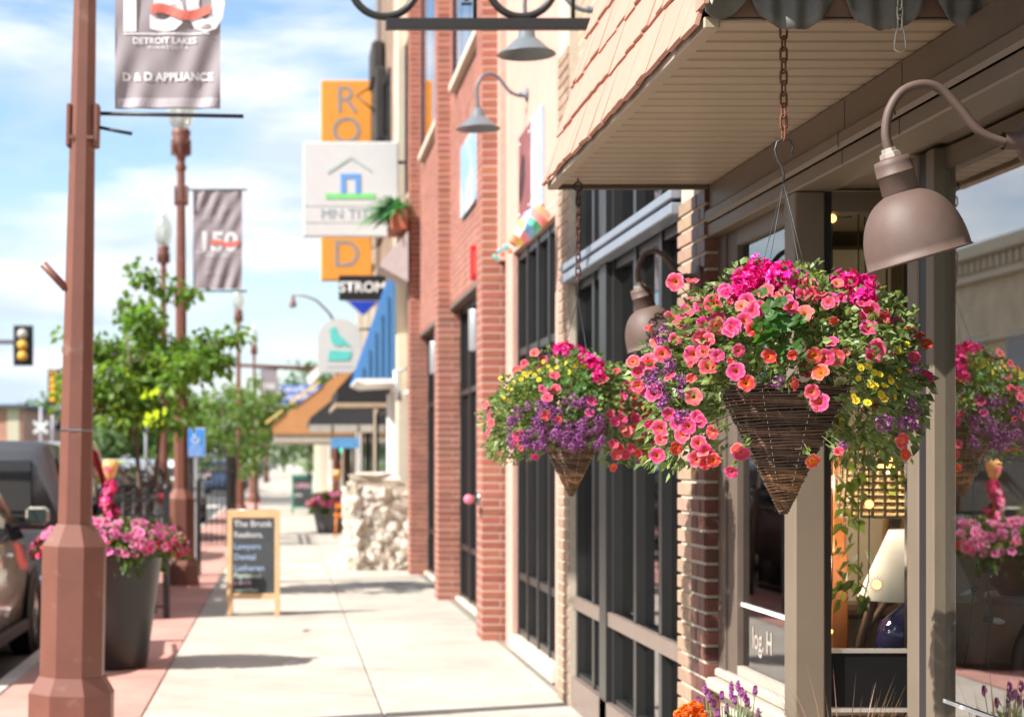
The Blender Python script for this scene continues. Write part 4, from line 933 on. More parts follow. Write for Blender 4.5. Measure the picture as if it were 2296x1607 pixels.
chain('dark_chain', 'dark rusted chain holding the rear flower basket', (1.25, 7.62, 2.745), (1.25, 7.62, 2.36), mat('dark_rust', (.09, .04, .03), rough=.85, var=.3, scale=50))

# ================================================================ flower parts
def petunia_mesh(r, name='petunia'):
    m = MB(); n = 30; ph = [random.uniform(0, 6.28) for _ in range(4)]; rings = [(.10, -.62), (.17, -.36), (.30, -.17), (.52, -.04), (.8, .03), (1.0, .0)]; vs = []
    for ri, (f, z) in enumerate(rings):
        for k in range(n):
            t = 2 * math.pi * k / n; lobe = 1 + (.13 * abs(math.cos(2.5 * t)) ** .7 - .08) * f ** 3 * 1.2
            wob = (.07 * math.cos(5 * t + math.pi) + .09 * math.sin(2 * t + ph[0]) + .05 * math.sin(7 * t + ph[1]) + .03 * math.sin(11 * t + ph[2])) * f * f
            vs.append((r * f * lobe * math.cos(t), r * f * lobe * math.sin(t), r * (z + wob)))
    vs.append((0, 0, -r * .55)); c = len(vs) - 1
    fs = [(i * n + k, i * n + (k + 1) % n, (i + 1) * n + (k + 1) % n, (i + 1) * n + k) for i in range(len(rings) - 1) for k in range(n)]
    fs += [(c, (k + 1) % n, k) for k in range(n)]
    m.add(vs, fs, True)
    m.tube([(0, 0, -r * .5), (0, 0, -r * 1.5)], [r * .13, r * .05], 6)
    return m.mesh(name)
CORAL = petalmat('coral_petunia', (.75, .055, .15), (.82, .22, .05), (.34, .11, .02), .0245, hue=.014)
CORAL2 = petalmat('red_petunia', (.74, .04, .045), (.84, .24, .02), (.22, .05, .01), .0225, hue=.012)
PINKP = petalmat('pink_petunia', (.84, .19, .42), (.80, .12, .3), (.5, .05, .12), .032, hue=.018, vein=False)
HOTP = petalmat('rose_petunia', (.72, .03, .10), (.6, .02, .08), (.3, .02, .05), .032, hue=.015, vein=False)
HOTC = petalmat('hot_pink_petunia', (.72, .03, .22), (.80, .17, .06), (.34, .10, .02), .0245, hue=.012)
PALC = petalmat('faded_petunia', (.78, .16, .17), (.82, .30, .10), (.38, .14, .03), .0245, hue=.012)
PET_R = petunia_mesh(.0225)
random.seed(19); PETS = [(petunia_mesh(.0245), CORAL) for _ in range(3)] + [(petunia_mesh(.0245), HOTC) for _ in range(3)] + [(petunia_mesh(.0235), PALC)]; PET = PETS[0][0]; PETP = petunia_mesh(.032); PETH = petunia_mesh(.032)
def daisy_mesh(r):
    m = MB()
    for k in range(9):
        t = 2 * math.pi * k / 9; d = Vector((math.cos(t), math.sin(t), .12)); s = Vector((-math.sin(t), math.cos(t), 0)) * r * .28
        m.add([d * r * .2 - s * .5, d * r * .75 - s, d * r, d * r * .75 + s, d * r * .2 + s * .5], [(0, 1, 2, 3, 4)])
    m.sphere((0, 0, r * .06), r * .3, 8, 5, (1, 1, .6)); return m.mesh('daisy')
YEL = petalmat('yellow_daisy', (.80, .58, .02), (.80, .55, .02), (.45, .25, .01), .012, hue=.01, vein=False); DAI = daisy_mesh(.012)
def cluster_mesh(name, R_, n, fr, up=1.0):
    m = MB()
    for i in range(n):
        d = Vector((random.gauss(0, 1), random.gauss(0, 1), random.gauss(0, 1))).normalized(); d.z = abs(d.z) * up if up < 1 else d.z
        p = Vector((d.x * R_, d.y * R_, d.z * R_)) * random.uniform(.5, 1.2)
        a = d.cross(Vector((.3, .2, 1))).normalized(); b = d.cross(a)
        vs = [p]; q = 5
        for k in range(q * 2):
            t = math.pi * k / q; rr = fr * (1.0 if k % 2 == 0 else .55); vs.append(p + (a * math.cos(t) + b * math.sin(t)) * rr + d * fr * .25)
        m.add(vs, [(0, 1 + k, 1 + (k + 1) % (q * 2)) for k in range(q * 2)])
    return m.mesh(name)
GER = [cluster_mesh('geranium_head', .032, 44, .0145) for _ in range(3)]; GERM = leafmat('magenta_petal', (.80, .012, .26), island=.22, hue=.015, trans=.2)
GERM.node_tree.nodes['Mix'].inputs[7].default_value = (1.1, .6, .9, 1)
PUR = [cluster_mesh('purple_head', .021, 42, .0052) for _ in range(3)]; PURM = leafmat('purple_petal', (.33, .085, .29), island=.4, hue=.02, trans=.15)
PURM.node_tree.nodes['Mix'].inputs[7].default_value = (1.1, .8, 1.1, 1)
def leafs(mb, pos, dirs, size, fold=.25, ratio=.5):
    for p, d in zip(pos, dirs):
        d = d.normalized(); s = d.cross(Vector((random.gauss(0, 1), random.gauss(0, 1), random.gauss(0, 1))))
        if s.length < 1e-3: continue
        s.normalize(); n = s.cross(d); L_ = size * random.uniform(.6, 1.35); w = L_ * ratio * random.uniform(.7, 1.2)
        dr = Vector((0, 0, -L_ * .2))
        mb.add([p, p + d * L_ * .45 + s * w * .5 + n * w * fold, p + d * L_ + dr, p + d * L_ * .45 - s * w * .5 + n * w * fold], [(0, 1, 2), (0, 2, 3)])
def roundleafs(mb, pos, dirs, r):
    for p, d in zip(pos, dirs):
        n = (Vector((-.3, -.6, .6)) + Vector((random.gauss(0, .5), random.gauss(0, .5), random.gauss(0, .4)))).normalized(); a = n.cross(d).normalized(); b = n.cross(a); rr = r * random.uniform(.7, 1.3); q = 14; vs = [p]
        for k in range(q):
            t = 2 * math.pi * k / q + .3; f = rr * (1 + .12 * math.cos(5 * t)) * (.35 if k == 0 else 1); vs.append(p + (a * math.cos(t) + b * math.sin(t)) * f + n * rr * (.22 + .12 * math.cos(5 * t)))
        mb.add(vs, [(0, 1 + k, 1 + (k + 1) % q) for k in range(q)])
def orient(o, n, spin=None):
    q = Vector(n).to_track_quat('Z', 'Y'); o.rotation_mode = 'QUATERNION'
    from mathutils import Quaternion
    o.rotation_quaternion = q @ Quaternion((0, 0, 1), random.uniform(0, 6.28) if spin is None else spin)
LEAF1 = leafmat('petunia_leaf', (.185, .25, .09), island=.5, hue=.018); LEAF2 = leafmat('geranium_leaf', (.06, .155, .03), island=.3, hue=.01, trans=.45)
WICK = mat('dark_wicker', (.09, .046, .029), rough=.6, var=.45, scale=70, island=.55); WICK2 = mat('golden_wicker', (.20, .10, .045), rough=.6, var=.4, scale=70, island=.5)

def basket(label, C, R0, depth, px_pet, px_red, px_ger, px_yel, px_pur, Yc, rx, ry, rt, n_leaf, seed, leafz=(), side_pet=26, xc=None, low_front=-.03, low_side=-.24):
    random.seed(seed)
    o = thing('flower_basket', label, 'hanging basket', C, 0, 'cone shaped hanging flower baskets')
    # woven cone: each rod wanders in and out between the stakes
    rim = .0; wv1 = MB(); wv2 = MB(); nrow = 46; ns = 14
    for i in range(nrow):
        t = i / (nrow - 1); z = rim - depth * (1 - t) ; r = R0 * (.06 + .94 * ((1 - t) * -1 + 1)) if False else R0 * (.07 + .93 * t)
        pts = []; ph = i % 2; jz = random.uniform(-.001, .001)
        for k in range(ns * 2 + 1):
            a = 2 * math.pi * k / (ns * 2) + .1; rr = r + .0028 * math.cos(ns * a + math.pi * ph) + random.uniform(-.0008, .0008)
            pts.append((rr * math.cos(a), rr * math.sin(a), z + jz + .0022 * math.sin(a * 3 + i)))
        (wv2 if t < .34 else wv1).tube(pts, .0042, 5, False)
    bk = wv1.build('basket_weave', WICK, o); stuff(bk); w2 = wv2.build('basket_tip', WICK2, o); stuff(w2)
    sm = MB()
    for k in range(ns):
        a = 2 * math.pi * k / ns + .1; sm.tube([(R0 * .05 * math.cos(a), R0 * .05 * math.sin(a), -depth - .01), (R0 * 1.0 * math.cos(a), R0 * 1.0 * math.sin(a), .01)], .003, 5)
    sm.build('stakes', WICK, bk)
    stm = MB()
    for k in range(8):
        a = 2 * math.pi * k / 8 + .2
        for j in range(16):
            t = .2 + .8 * j / 16; rr = R0 * (.07 + .93 * t) + .0055; z = -depth * (1 - t)
            c, s_ = math.cos(a), math.sin(a)
            stm.tube([(rr * c, rr * s_, z), ((rr + R0 * .93 * .02) * c, (rr + R0 * .93 * .02) * s_, z + depth * .02)], .0011, 4)
    stuff(stm.build('stitching', mat('pale_stitch', (.62, .58, .5), rough=.6), bk))
    MB().lathe([(0, -.012), (R0 * .9, -.012), (R0 * .97, -.002)], 18).build('soil', mat('basket_soil', (.03, .02, .014), rough=.95), o)
    # surface of the planting, relative to C
    cz = -.005
    def surf(x, z):
        "front surface y for photo position (x, z) relative to C"
        if z >= cz: q = 1 - (x / rx) ** 2 - ((z - cz) / rt) ** 2
        else: q = 1 - (x / rx) ** 2
        return -ry * math.sqrt(max(0.0, q))
    def place(px_, py_, mesh, m, name, lift=.012, jit=.40, sc=(.72, 1.1), face=(-.25, -.75, .22)):
        Y = C.y
        for _ in range(3):
            p = at(px_, py_, Y); y = surf(p.x - C.x, p.z - C.z); Y = C.y + y - lift
        p = at(px_, py_, Y) - C
        nrm = Vector((p.x / rx ** 2, p.y / ry ** 2, max(-.2, (p.z - cz)) / rt ** 2)).normalized() if p.length > 0 else Vector((0, -1, 0))
        n = (nrm * .55 + Vector(face) + Vector((random.gauss(0, jit), random.gauss(0, jit), random.gauss(0, jit)))).normalized()
        s_ = random.uniform(*sc); s_ = (s_ * .55, s_ * .6, s_ * 1.5) if (name == 'petunia' and random.random() < .13) else s_
        ob = link(name, mesh, m, o, p, None, s_); orient(ob, n); sprig.append((p.copy(), n.copy())); return p
    sprig = []
    for (a, b) in px_pet:
        me_, mm_ = random.choice(PETS); place(a, b, me_, mm_, 'petunia')
    for (a, b) in px_red: place(a, b, PET_R, CORAL2, 'petunia')
    for (a, b) in px_yel: place(a, b, DAI, YEL, 'daisy', .014)
    for i, (a, b) in enumerate(px_ger): place(a, b, GER[i % 3], GERM, 'geranium_head', .0, .1, (.8, 1.15))
    for i, (a, b) in enumerate(px_pur): place(a, b, PUR[i % 3], PURM, 'purple_head', .008, .3, (.7, 1.2))
    for i in range(side_pet):   # flowers round the back
        a = random.uniform(.15, math.pi - .15); el = random.uniform(-.25, 1.2)
        p = Vector((rx * math.cos(a) * math.cos(el), ry * math.sin(a) * math.cos(el), cz + (rt if el > 0 else .2) * math.sin(el)))
        ob = link('petunia', PET, CORAL, o, p, None, random.uniform(.8, 1.1)); orient(ob, p.normalized() + Vector((random.gauss(0, .3), random.gauss(0, .3), random.gauss(0, .3))))
    # leaves through the volume of the mound
    fl = MB(); pos = []; dirs = []
    for i in range(n_leaf):
        a = random.uniform(0, 2 * math.pi); el = math.asin(random.uniform(-.45, 1)); rr = random.uniform(.5, 1.0) ** .5
        front = max(0, -math.sin(a)); side = abs(math.cos(a))
        lo = low_front + (low_side - low_front) * min(1, max(0, (side - .35) / .4))
        lump = 1 + .08 * math.sin(a * 5 + el * 3) + .07 * math.sin(a * 3 - el * 7 + 1)
        x, y, z = math.cos(a) * math.cos(el) * rx * rr * lump, math.sin(a) * math.cos(el) * ry * rr * lump, math.sin(el)
        z = cz + (z * rt * rr * lump if z > 0 else z / .45 * -lo * (.45 + .55 * random.random()))
        if z < cz and math.hypot(x / rx, y / ry) < .55: continue
        if math.sin(a) < -.45 and z < cz + (.045 if side < .6 else -.02): continue
        p = Vector((x, y, z)); pos.append(p); d = Vector((x, y, z * .7 + .03)).normalized() + Vector((random.gauss(0, .6), random.gauss(0, .6), random.gauss(0, .5) - (.5 if z < cz else -.1))); dirs.append(d)
    for p, n in sprig:   # stalks and small leaves that carry each bloom
        q = p * .72 + Vector((0, 0, -.01)); fl.tube([q, p * .9, p - n * .012], .0013, 3, False)
        for _k in range(5):
            pos.append(p.lerp(q, random.uniform(.12, .7)) - n * .012); dirs.append(Vector((random.gauss(0, 1), random.gauss(0, 1), random.gauss(0, 1))))
    leafs(fl, pos, dirs, .026, .2, .68)
    for i in range(160):  # trailing stems
        j = random.randrange(len(pos)); p = pos[j]; d = Vector((p.x, p.y, .05)).normalized()
        fl.tube([p * .6, p * .85, p + d * .01], .0012, 3, False)
    stuff(fl.build('foliage', LEAF1, o))
    gl = MB(); pos = []; dirs = []
    for (a, b) in leafz:
        for _ in range(6):
            Y = C.y
            for _k in range(2):
                p = at(a + random.gauss(0, 26), b + random.gauss(0, 24), Y); Y = C.y + surf(p.x - C.x, p.z - C.z) - .004
            pos.append(p - C); dirs.append(Vector((random.gauss(0, 1), -.5, random.gauss(.2, .8))))
    if pos:
        roundleafs(gl, pos, dirs, .019); stuff(gl.build('geranium_leaves', LEAF2, o))
    return o
c1 = lambda L_: [crop(2000, 820, 3.214, a, b) for a, b in L_]
c2f = lambda L_: [crop(2439, 760, 2.114, a, b) for a, b in L_]
c3 = lambda L_: [crop(1626, 760, 2.114, a, b) for a, b in L_]
pet1 = c1([(990, 345), (1590, 350), (1830, 270), (2050, 430), (1020, 440), (840, 460), (730, 470), (580, 500), (440, 590), (190, 700), (750, 660), (890, 690), (1050, 710), (1170, 630), (560, 740), (460, 820), (750, 810), (250, 850), (330, 970), (640, 980), (620, 1070), (900, 990), (800, 1100), (1110, 940), (1080, 1150), (1030, 1050), (630, 1220), (650, 1410), (1780, 560), (2060, 850), (2000, 1010), (1680, 1280), (1860, 1360), (1940, 1480), (80, 1160), (30, 1050), (460, 240), (630, 220), (1230, 540), (1190, 440), (600, 560), (80, 1300), (150, 1350), (240, 1370), (190, 1050), (2120, 250), (2160, 400), (1300, 520), (500, 640)])
pet1 += c2f([(675, 590), (640, 430), (730, 730), (780, 540), (870, 560), (980, 790), (1060, 920), (345, 1090), (420, 400), (690, 470), (900, 1350), (470, 1420), (1000, 650)])
pet1 += c3([(1180, 1250), (1140, 1310), (1240, 1470), (1300, 1430), (1470, 1560), (1540, 1440), (990, 1270), (1050, 1170), (1110, 1230), (1000, 1340)])
random.seed(91)
for _i in range(44):
    _a = random.uniform(2.2, 5.9); _r = random.uniform(.55, 1.0); _x = 1757 + 330 * _r * math.cos(_a) * (1 if random.random() < .6 else -1 * random.random()); _y = 860 + 235 * _r * math.sin(_a)
    if _y < 860 and not (1680 < _x < 1860 and _y > 690) and _x < 1985: pet1.append((_x, max(640, _y)))
for _i in range(7): pet1.append((random.uniform(1440, 1620), random.uniform(880, 1040)))
red1 = c1([(1500, 1040), (1660, 985), (1420, 995), (1940, 1160), (1190, 1270), (1880, 990), (1260, 720), (190, 1080)]) + c2f([(1030, 640), (1060, 700), (920, 1440), (300, 1490), (440, 550), (950, 590)]) + c3([(1100, 1400), (1350, 1480), (1300, 1500), (1500, 1400)])
ger1 = c1([(1200, 240), (1340, 110), (1130, 320), (1520, 220), (1640, 230), (1540, 140), (2200, 260), (1270, 190)]) + c2f([(580, 290), (660, 320), (100, 280), (640, 380)])
yel1 = c2f([(620, 860), (605, 930), (710, 895), (750, 905), (690, 970), (825, 950), (780, 980), (750, 1030), (570, 1050), (780, 1070), (850, 730), (890, 765), (940, 880), (865, 990), (850, 1060), (805, 480), (880, 880), (665, 1095), (715, 455), (670, 850), (870, 745), (715, 985), (820, 930), (590, 1080), (930, 700), (760, 1045)]) + c1([(840, 400)])
pur1 = c3([(1010, 620), (1020, 690), (960, 900), (1050, 860), (950, 960), (1000, 1010), (1020, 1100), (1130, 940), (1140, 1030), (1140, 1190), (930, 920), (990, 980), (1030, 650), (980, 640), (1060, 840), (970, 1020), (940, 1000), (1010, 1060), (1120, 1190)]) + c2f([(970, 1100), (780, 1240), (920, 1230), (990, 1250), (970, 1170), (500, 1380), (960, 860)]) + c1([(1510, 1250), (340, 850)])
fb1 = basket('large flower basket of coral petunias in sharp focus under the awning', B1, .178, .34, pet1, red1, ger1, yel1, pur1, 4.95, .385, .30, .325, 9000, 11, leafz=c1([(1450, 600), (1480, 720), (1430, 780), (1600, 760), (1700, 830), (1380, 600), (1560, 640)]))
# sling: hook and four wires
MB().tube([(.021, 0, .645), (.026, 0, .665), (.018, 0, .684), (0, 0, .69), (-.018, 0, .68), (-.024, 0, .658), (-.018, 0, .635), (-.004, 0, .61), (0, 0, .595), (0, 0, .565)], .0032, 8).build('hook', mat('hook_steel', (.07, .075, .08), rough=.5, metal=.6), fb1)
wr = MB()
for k in range(4):
    a = 2 * math.pi * k / 4 + .35; wr.tube([(0, 0, .568), (.17 * math.cos(a), .17 * math.sin(a), 0)], .0011, 5)
wr.build('sling_wires', MATS['hook_steel'], fb1)
pet2 = c3([(40, 1310), (60, 1400), (235, 1060), (535, 1080), (520, 1160), (690, 1220), (740, 1200), (730, 1150), (610, 945), (850, 990), (930, 1050), (920, 1170), (920, 1290), (850, 1320), (680, 1370), (800, 1400), (890, 1430), (1000, 1440), (700, 1440), (150, 1460), (210, 1000), (290, 1000), (700, 880), (80, 830), (150, 760), (285, 910), (740, 1050), (820, 1050), (1010, 1330), (960, 1250), (880, 960), (960, 1000), (1000, 1100), (880, 1120), (830, 1200), (770, 1290), (960, 1370), (30, 870), (210, 800), (660, 1170)]) + [crop(813, 760, 2.114, a, b) for a, b in ((1565, 1170), (1560, 1290), (1540, 1110), (1575, 1230))]
for _i in range(26): pet2.append((random.uniform(1395, 1490), random.uniform(830, 1030)))
red2 = c3([(225, 1180), (680, 1530), (310, 1210), (1010, 1260), (20, 1360), (720, 1400), (840, 1430)])
ger2 = c3([(370, 755), (540, 830), (330, 745), (500, 800), (570, 850), (440, 770), (580, 915)])
yel2 = c3([(10, 960), (40, 920), (80, 900), (180, 880), (180, 940), (260, 880), (425, 850), (480, 850), (120, 890), (210, 820), (360, 830), (20, 890), (60, 940), (100, 920), (380, 890), (240, 850), (790, 940), (150, 910), (300, 860), (0, 1000)]) + [crop(813, 760, 2.114, a, b) for a, b in ((1640, 930), (1660, 1060), (1690, 1000), (1700, 1080))]
random.seed(5)
pur2 = c3([(random.uniform(-20, 600), random.uniform(1040, 1400)) for _ in range(95)]); pur2 = [p for p in pur2 if p[1] < 1045 + 40 and (p[0] - 1265) ** 2 / 150 ** 2 + (p[1] - 960) ** 2 / 75 ** 2 < 1]
fb2 = basket('rear flower basket with purple clusters and coral petunias, farther and softer', B2 + Vector((-.03, 0, -.05)), .16, .295, pet2, red2, ger2, yel2, pur2, 7.62, .36, .30, .30, 7000, 12, leafz=c3([(430, 960), (380, 1000), (520, 1010), (560, 1060), (420, 900)]), low_front=-.10, low_side=-.17)
MB().tube([(.03, 0, .63), (.022, 0, .612), (.03, 0, .595), (.03, 0, .54)], .003, 6).build('hook', MATS['hook_steel'], fb2)
wr = MB()
for k in range(4):
    a = 2 * math.pi * k / 4 + .6; wr.tube([(.03, 0, .54), (.165 * math.cos(a), .165 * math.sin(a), 0)], .0011, 5)
wr.build('sling_wires', MATS['hook_steel'], fb2)

# ================================================================ planters on the pavement
def planter(label, x, y, rt_, rb_, h, potm, n_pink, n_hot, rx, rz, seed, n_leaf=2600, extra=True, name='planter', rim_sq=False, psc=1.0, ry=None):
    random.seed(seed); ry = ry or rx
    o = thing(name, label, 'planter', (x, y, 0))
    MB().lathe([(0, .003), (rb_ * .97, .003), (rb_, .02), (rb_ + (rt_ - rb_) * .5, h * .5), (rt_, h - .03), (rt_ + .012, h - .02), (rt_ + .012, h), (rt_ - .02, h), (rt_ - .03, h - .05)], 36).build('pot', potm, o)
    MB().lathe([(0, h - .045), (rt_ - .02, h - .045)], 24).build('soil', mat('basket_soil', (.03, .02, .014), rough=.95), o)
    fl = MB(); pos = []; dirs = []
    for i in range(n_leaf):
        a = random.uniform(0, 6.283); el = math.asin(random.uniform(-.25, 1)); rr = random.uniform(.4, 1) ** .5
        p = Vector((math.cos(a) * math.cos(el) * rx * rr, math.sin(a) * math.cos(el) * ry * rr, h - .03 + math.sin(el) * rz * rr))
        pos.append(p); dirs.append(Vector((p.x, p.y, .1)).normalized() + Vector((random.gauss(0, .6),) * 1 + (random.gauss(0, .6), random.gauss(0, .5))))
    for i in range(260):   # trailing lime leaves over the rim
        a = random.choice((.6, 2.2, 3.6, 4.4, 5.2)) + random.gauss(0, .12); p = Vector((math.cos(a) * (rt_ + .03), math.sin(a) * (rt_ + .03), h - random.uniform(0, .18))); pos.append(p); dirs.append(Vector((math.cos(a), math.sin(a), -1.2)))
    leafs(fl, pos, dirs, .05 * psc, .2, .6); stuff(fl.build('foliage', leafmat('planter_leaf', (.10, .17, .03), island=.5, hue=.02), o))
    for i in range(n_pink + n_hot):
        a = random.uniform(0, 6.283); el = math.asin(random.uniform(-.12, 1) ) * .9
        hot = i >= n_pink
        if hot: el = random.uniform(-.1, .35)
        p = Vector((math.cos(a) * math.cos(el) * rx, math.sin(a) * math.cos(el) * ry, h - .03 + math.sin(el) * rz)) * random.uniform(.97, 1.04)
        p.z = h - .03 + math.sin(el) * rz * random.uniform(.95, 1.06)
        n = Vector((p.x, p.y, (p.z - h) * 1.6 + .12)).normalized() + Vector((random.gauss(0, .3), random.gauss(0, .3) - .15, random.gauss(0, .3)))
        ob = link('petunia', PETH if hot else PETP, HOTP if hot else PINKP, o, p, None, random.uniform(.85, 1.2) * psc); orient(ob, n)
    return o
CHAR = mat('charcoal_resin', (.021, .019, .018), rough=.38, var=.12, scale=3, bump=.05)
pl1 = planter('tall charcoal planter of pink petunias behind the nearest lamp post', -1.36, 13.8, .415, .29, .93, CHAR, 280, 80, .60, .25, 21, ry=.46)
# garden stake and flower spike in it
k = Vector((-.02, -.05, 0))
sp = MB(); 
for i in range(190):
    t = random.random(); a = random.uniform(0, 6.28); r = .085 * (1.0 - t * .35)
    r *= random.uniform(.2, 1.0); c = Vector((k.x + .02 + r * math.cos(a) + .02 * math.sin(t * 9), k.y + r * math.sin(a), 1.15 + .28 * t + random.gauss(0, .01))); d = Vector((math.cos(a), math.sin(a), .5)).normalized(); a1 = d.cross(Vector((0, 0, 1))).normalized() * .022; b1 = d.cross(a1).normalized() * .022
    sp.add([c - a1, c - b1, c + a1, c + b1], [(0, 1, 2, 3)])
sp.tube([(k.x, k.y, .9), (k.x + .02, k.y, 1.2)], .006, 6)
stuff(sp.build('flower_spike', leafmat('magenta_spike', (.62, .03, .16), island=.4, hue=.02, trans=.2), pl1)); MATS['magenta_spike'].node_tree.nodes['Mix'].inputs[7].default_value = (1.1, .6, .8, 1)
MB().lathe([(0, 1.43), (.025, 1.45), (.05, 1.50), (.06, 1.55), (.052, 1.60), (.03, 1.585), (0, 1.575)], 14, Matrix.Translation((k.x + .03, k.y, 0))).tube([(k.x + .03, k.y, .9), (k.x + .03, k.y, 1.44)], .005, 6).build('tulip_stake', mat('stake_orange_yellow', (.85, .45, .12), rough=.35, var=.25, scale=14, dirt=((.8, .12, .2), 12, .5, .6)), pl1)
g = MB()
for i in range(7):
    a = -.25 - i * .1; g.add([(k.x - .1, k.y + .02 * i, .92), (k.x - .085, k.y + .02 * i, .92), (k.x - .11 + a * .22, k.y, 1.28 + .02 * i)], [(0, 1, 2)])
g.build('grass_blades', leafmat('lime_blade', (.22, .32, .08)), pl1)
pl2 = planter('grey round planter of pink flowers far along by the stone pillar', 1.0, 38.8, .44, .31, .66, mat('grey_resin', (.11, .11, .115), rough=.5, var=.1), 120, 40, .52, .27, 22, 1500, psc=1.7)
MB().lathe([(0, 1.1), (.03, 1.12), (.08, 1.22), (.09, 1.30), (.06, 1.38), (0, 1.37)], 12, Matrix.Translation((.12, 0, 0))).tube([(.12, 0, .6), (.12, 0, 1.12)], .008, 6).build('tulip_stake', MATS['stake_orange_yellow'], pl2)
oc2 = thing('orange_chair', 'bright orange metal chair behind the stone pillar', 'chair', (1.22, 36.6, 0))
ORG = mat('orange_enamel', (.80, .22, .02), rough=.4)
MB().bbox(-.22, .22, -.2, .22, .42, .50, .03).build('seat', ORG, oc2)
MB().bbox(-.2, .22, -.23, -.19, .60, .70, .02).build('backrest', ORG, oc2)
for sx in (-.18, .18):
    for sy in (-.17, .19): MB().tube([(sx, sy, .42), (sx * 1.1, sy * 1.1, 0)], .014, 6).build('leg', ORG, oc2)
    MB().tube([(sx, -.19, .45), (sx, -.22, .72)], .012, 6).build('back_post', ORG, oc2)
# pots by the shop wall
random.seed(33)
lv = thing('lavender_pot', 'low clay pot of purple lavender and orange marigolds at the shop wall', 'flower pot', (1.55, 6.2, 0))
MB().lathe([(0, 0), (.14, 0), (.19, .38), (.205, .38), (.205, .42), (.18, .42), (.17, .38)], 24).build('pot', mat('terracotta', (.42, .14, .08), rough=.8), lv)
fl = MB(); pos = []; dirs = []
for i in range(1500):
    a = random.uniform(0, 6.28); r = .16 * math.sqrt(random.random()); z = .40 + .33 * random.random() * (1.15 - r * 3); pos.append(Vector((r * math.cos(a) + .03, r * math.sin(a), z))); dirs.append(Vector((math.cos(a) * .6, math.sin(a) * .6, 1)))
leafs(fl, pos, dirs, .04, .1, .22); stuff(fl.build('foliage', leafmat('lavender_leaf', (.19, .25, .15), island=.35), lv))
lm = [cluster_mesh('lavender_spike', .013, 26, .0085) for _ in range(2)]
for i, (a, b) in enumerate([(1581, 1545), (1618, 1560), (1655, 1538), (1662, 1552), (1671, 1563), (1693, 1548), (1640, 1556), (1565, 1572), (1572, 1590), (1600, 1578), (1630, 1590), (1648, 1570), (1700, 1600), (1608, 1600), (1590, 1562), (1676, 1575), (1640, 1540), (1562, 1585)]):
    p = at(a, b, 6.2 + random.uniform(-.1, .1)) - Vector((1.55, 6.2, 0))
    st_ = link('lavender_spike', lm[i % 2], PURM, lv, p, None, (.6, .6, 1.3))
    MB().tube([p, (p.x * .6, p.y * .6, .45)], .0018, 4).build('stem', LEAF1, lv)
MAR = cluster_mesh('marigold', .024, 40, .014); MARM = leafmat('marigold_petal', (.85, .16, .01), island=.2, hue=.01, trans=.15)
for (a, b) in [(1541, 1592), (1560, 1584), (1530, 1603), (1570, 1604)]:
    p = at(a, b, 6.05) - Vector((1.55, 6.2, 0)); link('marigold', MAR, MARM, lv, p, None, (1, 1, .7))
gp = thing('grass_pot', 'small dark pot of dry ornamental grass below the facing glass panel', 'flower pot', (1.80, 5.75, 0))
MB().lathe([(0, 0), (.12, 0), (.16, .34), (.175, .34), (.175, .38), (.15, .38), (.14, .34)], 20).build('pot', CHAR, gp)
gm = MB()
for i in range(70):
    a = random.uniform(0, 6.28); ln = random.uniform(.3, .62); b = Vector((.07 * math.cos(a), .07 * math.sin(a), .34)); lean = Vector((math.cos(a), math.sin(a), 0)) * random.uniform(.05, .3)
    p = [b + Vector((0, 0, ln * t)) + lean * t * t for t in (0, .4, .75, 1)]; s_ = Vector((-math.sin(a), math.cos(a), 0)) * .0022
    gm.add([p[0] - s_, p[0] + s_, p[1] - s_, p[1] + s_, p[2] - s_ * .7, p[2] + s_ * .7, p[3]], [(0, 1, 3, 2), (2, 3, 5, 4), (4, 5, 6)])
stuff(gm.build('grass', leafmat('dry_grass', (.30, .18, .14), island=.4), gp))
# ================================================================ chalkboard A-frames
random.seed(41)
PINE = mat('pine_frame', (.60, .38, .19), rough=.6, var=.12, scale=8, bump=.1, bscale=60)
SLATE = mat('chalkboard', (.045, .05, .055), rough=.8, var=.25, scale=4)
CH1 = mat('white_chalk', (.46, .46, .46), rough=.9); CH2 = mat('blue_chalk', (.25, .34, .47), rough=.9); CH3 = mat('green_chalk', (.42, .52, .42), rough=.9); CH4 = mat('pink_chalk', (.6, .35, .42), rough=.9)
def aframe(label, x, y, w, h, fm, lines, lean=8):
    o = thing('sandwich_board', label, 'sandwich board', (x, y, 0)); a = R(lean); t = .052
    for sgn, nm in ((1, 'front'), (-1, 'back')):
        T = Matrix.Translation((0, -sgn * math.tan(a) * h, 0)) @ Matrix.Rotation(-sgn * a, 4, 'X')
        hh = h / math.cos(a)
        for sx in (-1, 1): MB().bbox(min(sx * w / 2, sx * (w / 2 - t)), max(sx * w / 2, sx * (w / 2 - t)), -.012, .012, 0, hh, .003, T).build('stile', fm, o)
        MB().bbox(-w / 2 + t, w / 2 - t, -.012, .012, hh - .085, hh - .003, .003, T).build('rail', fm, o)
        MB().bbox(-w / 2 + t, w / 2 - t, -.012, .012, .17, .225, .003, T).build('rail', fm, o)
        b = MB().box(-w / 2 + t, w / 2 - t, -.004, .004, .225, hh - .085, T).build('board', SLATE, o)
        if sgn == 1:
            for (txt, sz, f, m, al) in lines:
                me = text_mesh(txt, sz, .0018 * sz / .08, 0, 'LEFT')
                for v in me.vertices: v.co = T @ Vector((v.co.x - w / 2 + t + .015, v.co.y - .0065, .225 + (hh - .31) * f + v.co.z + .0 * v.co.x))
                link('chalk_lettering', me, m, b)
    MB().tube([(-w / 2 + .03, 0, h), (w / 2 - .03, 0, h)], .006, 6).build('hinge', STEEL, o)
    return o
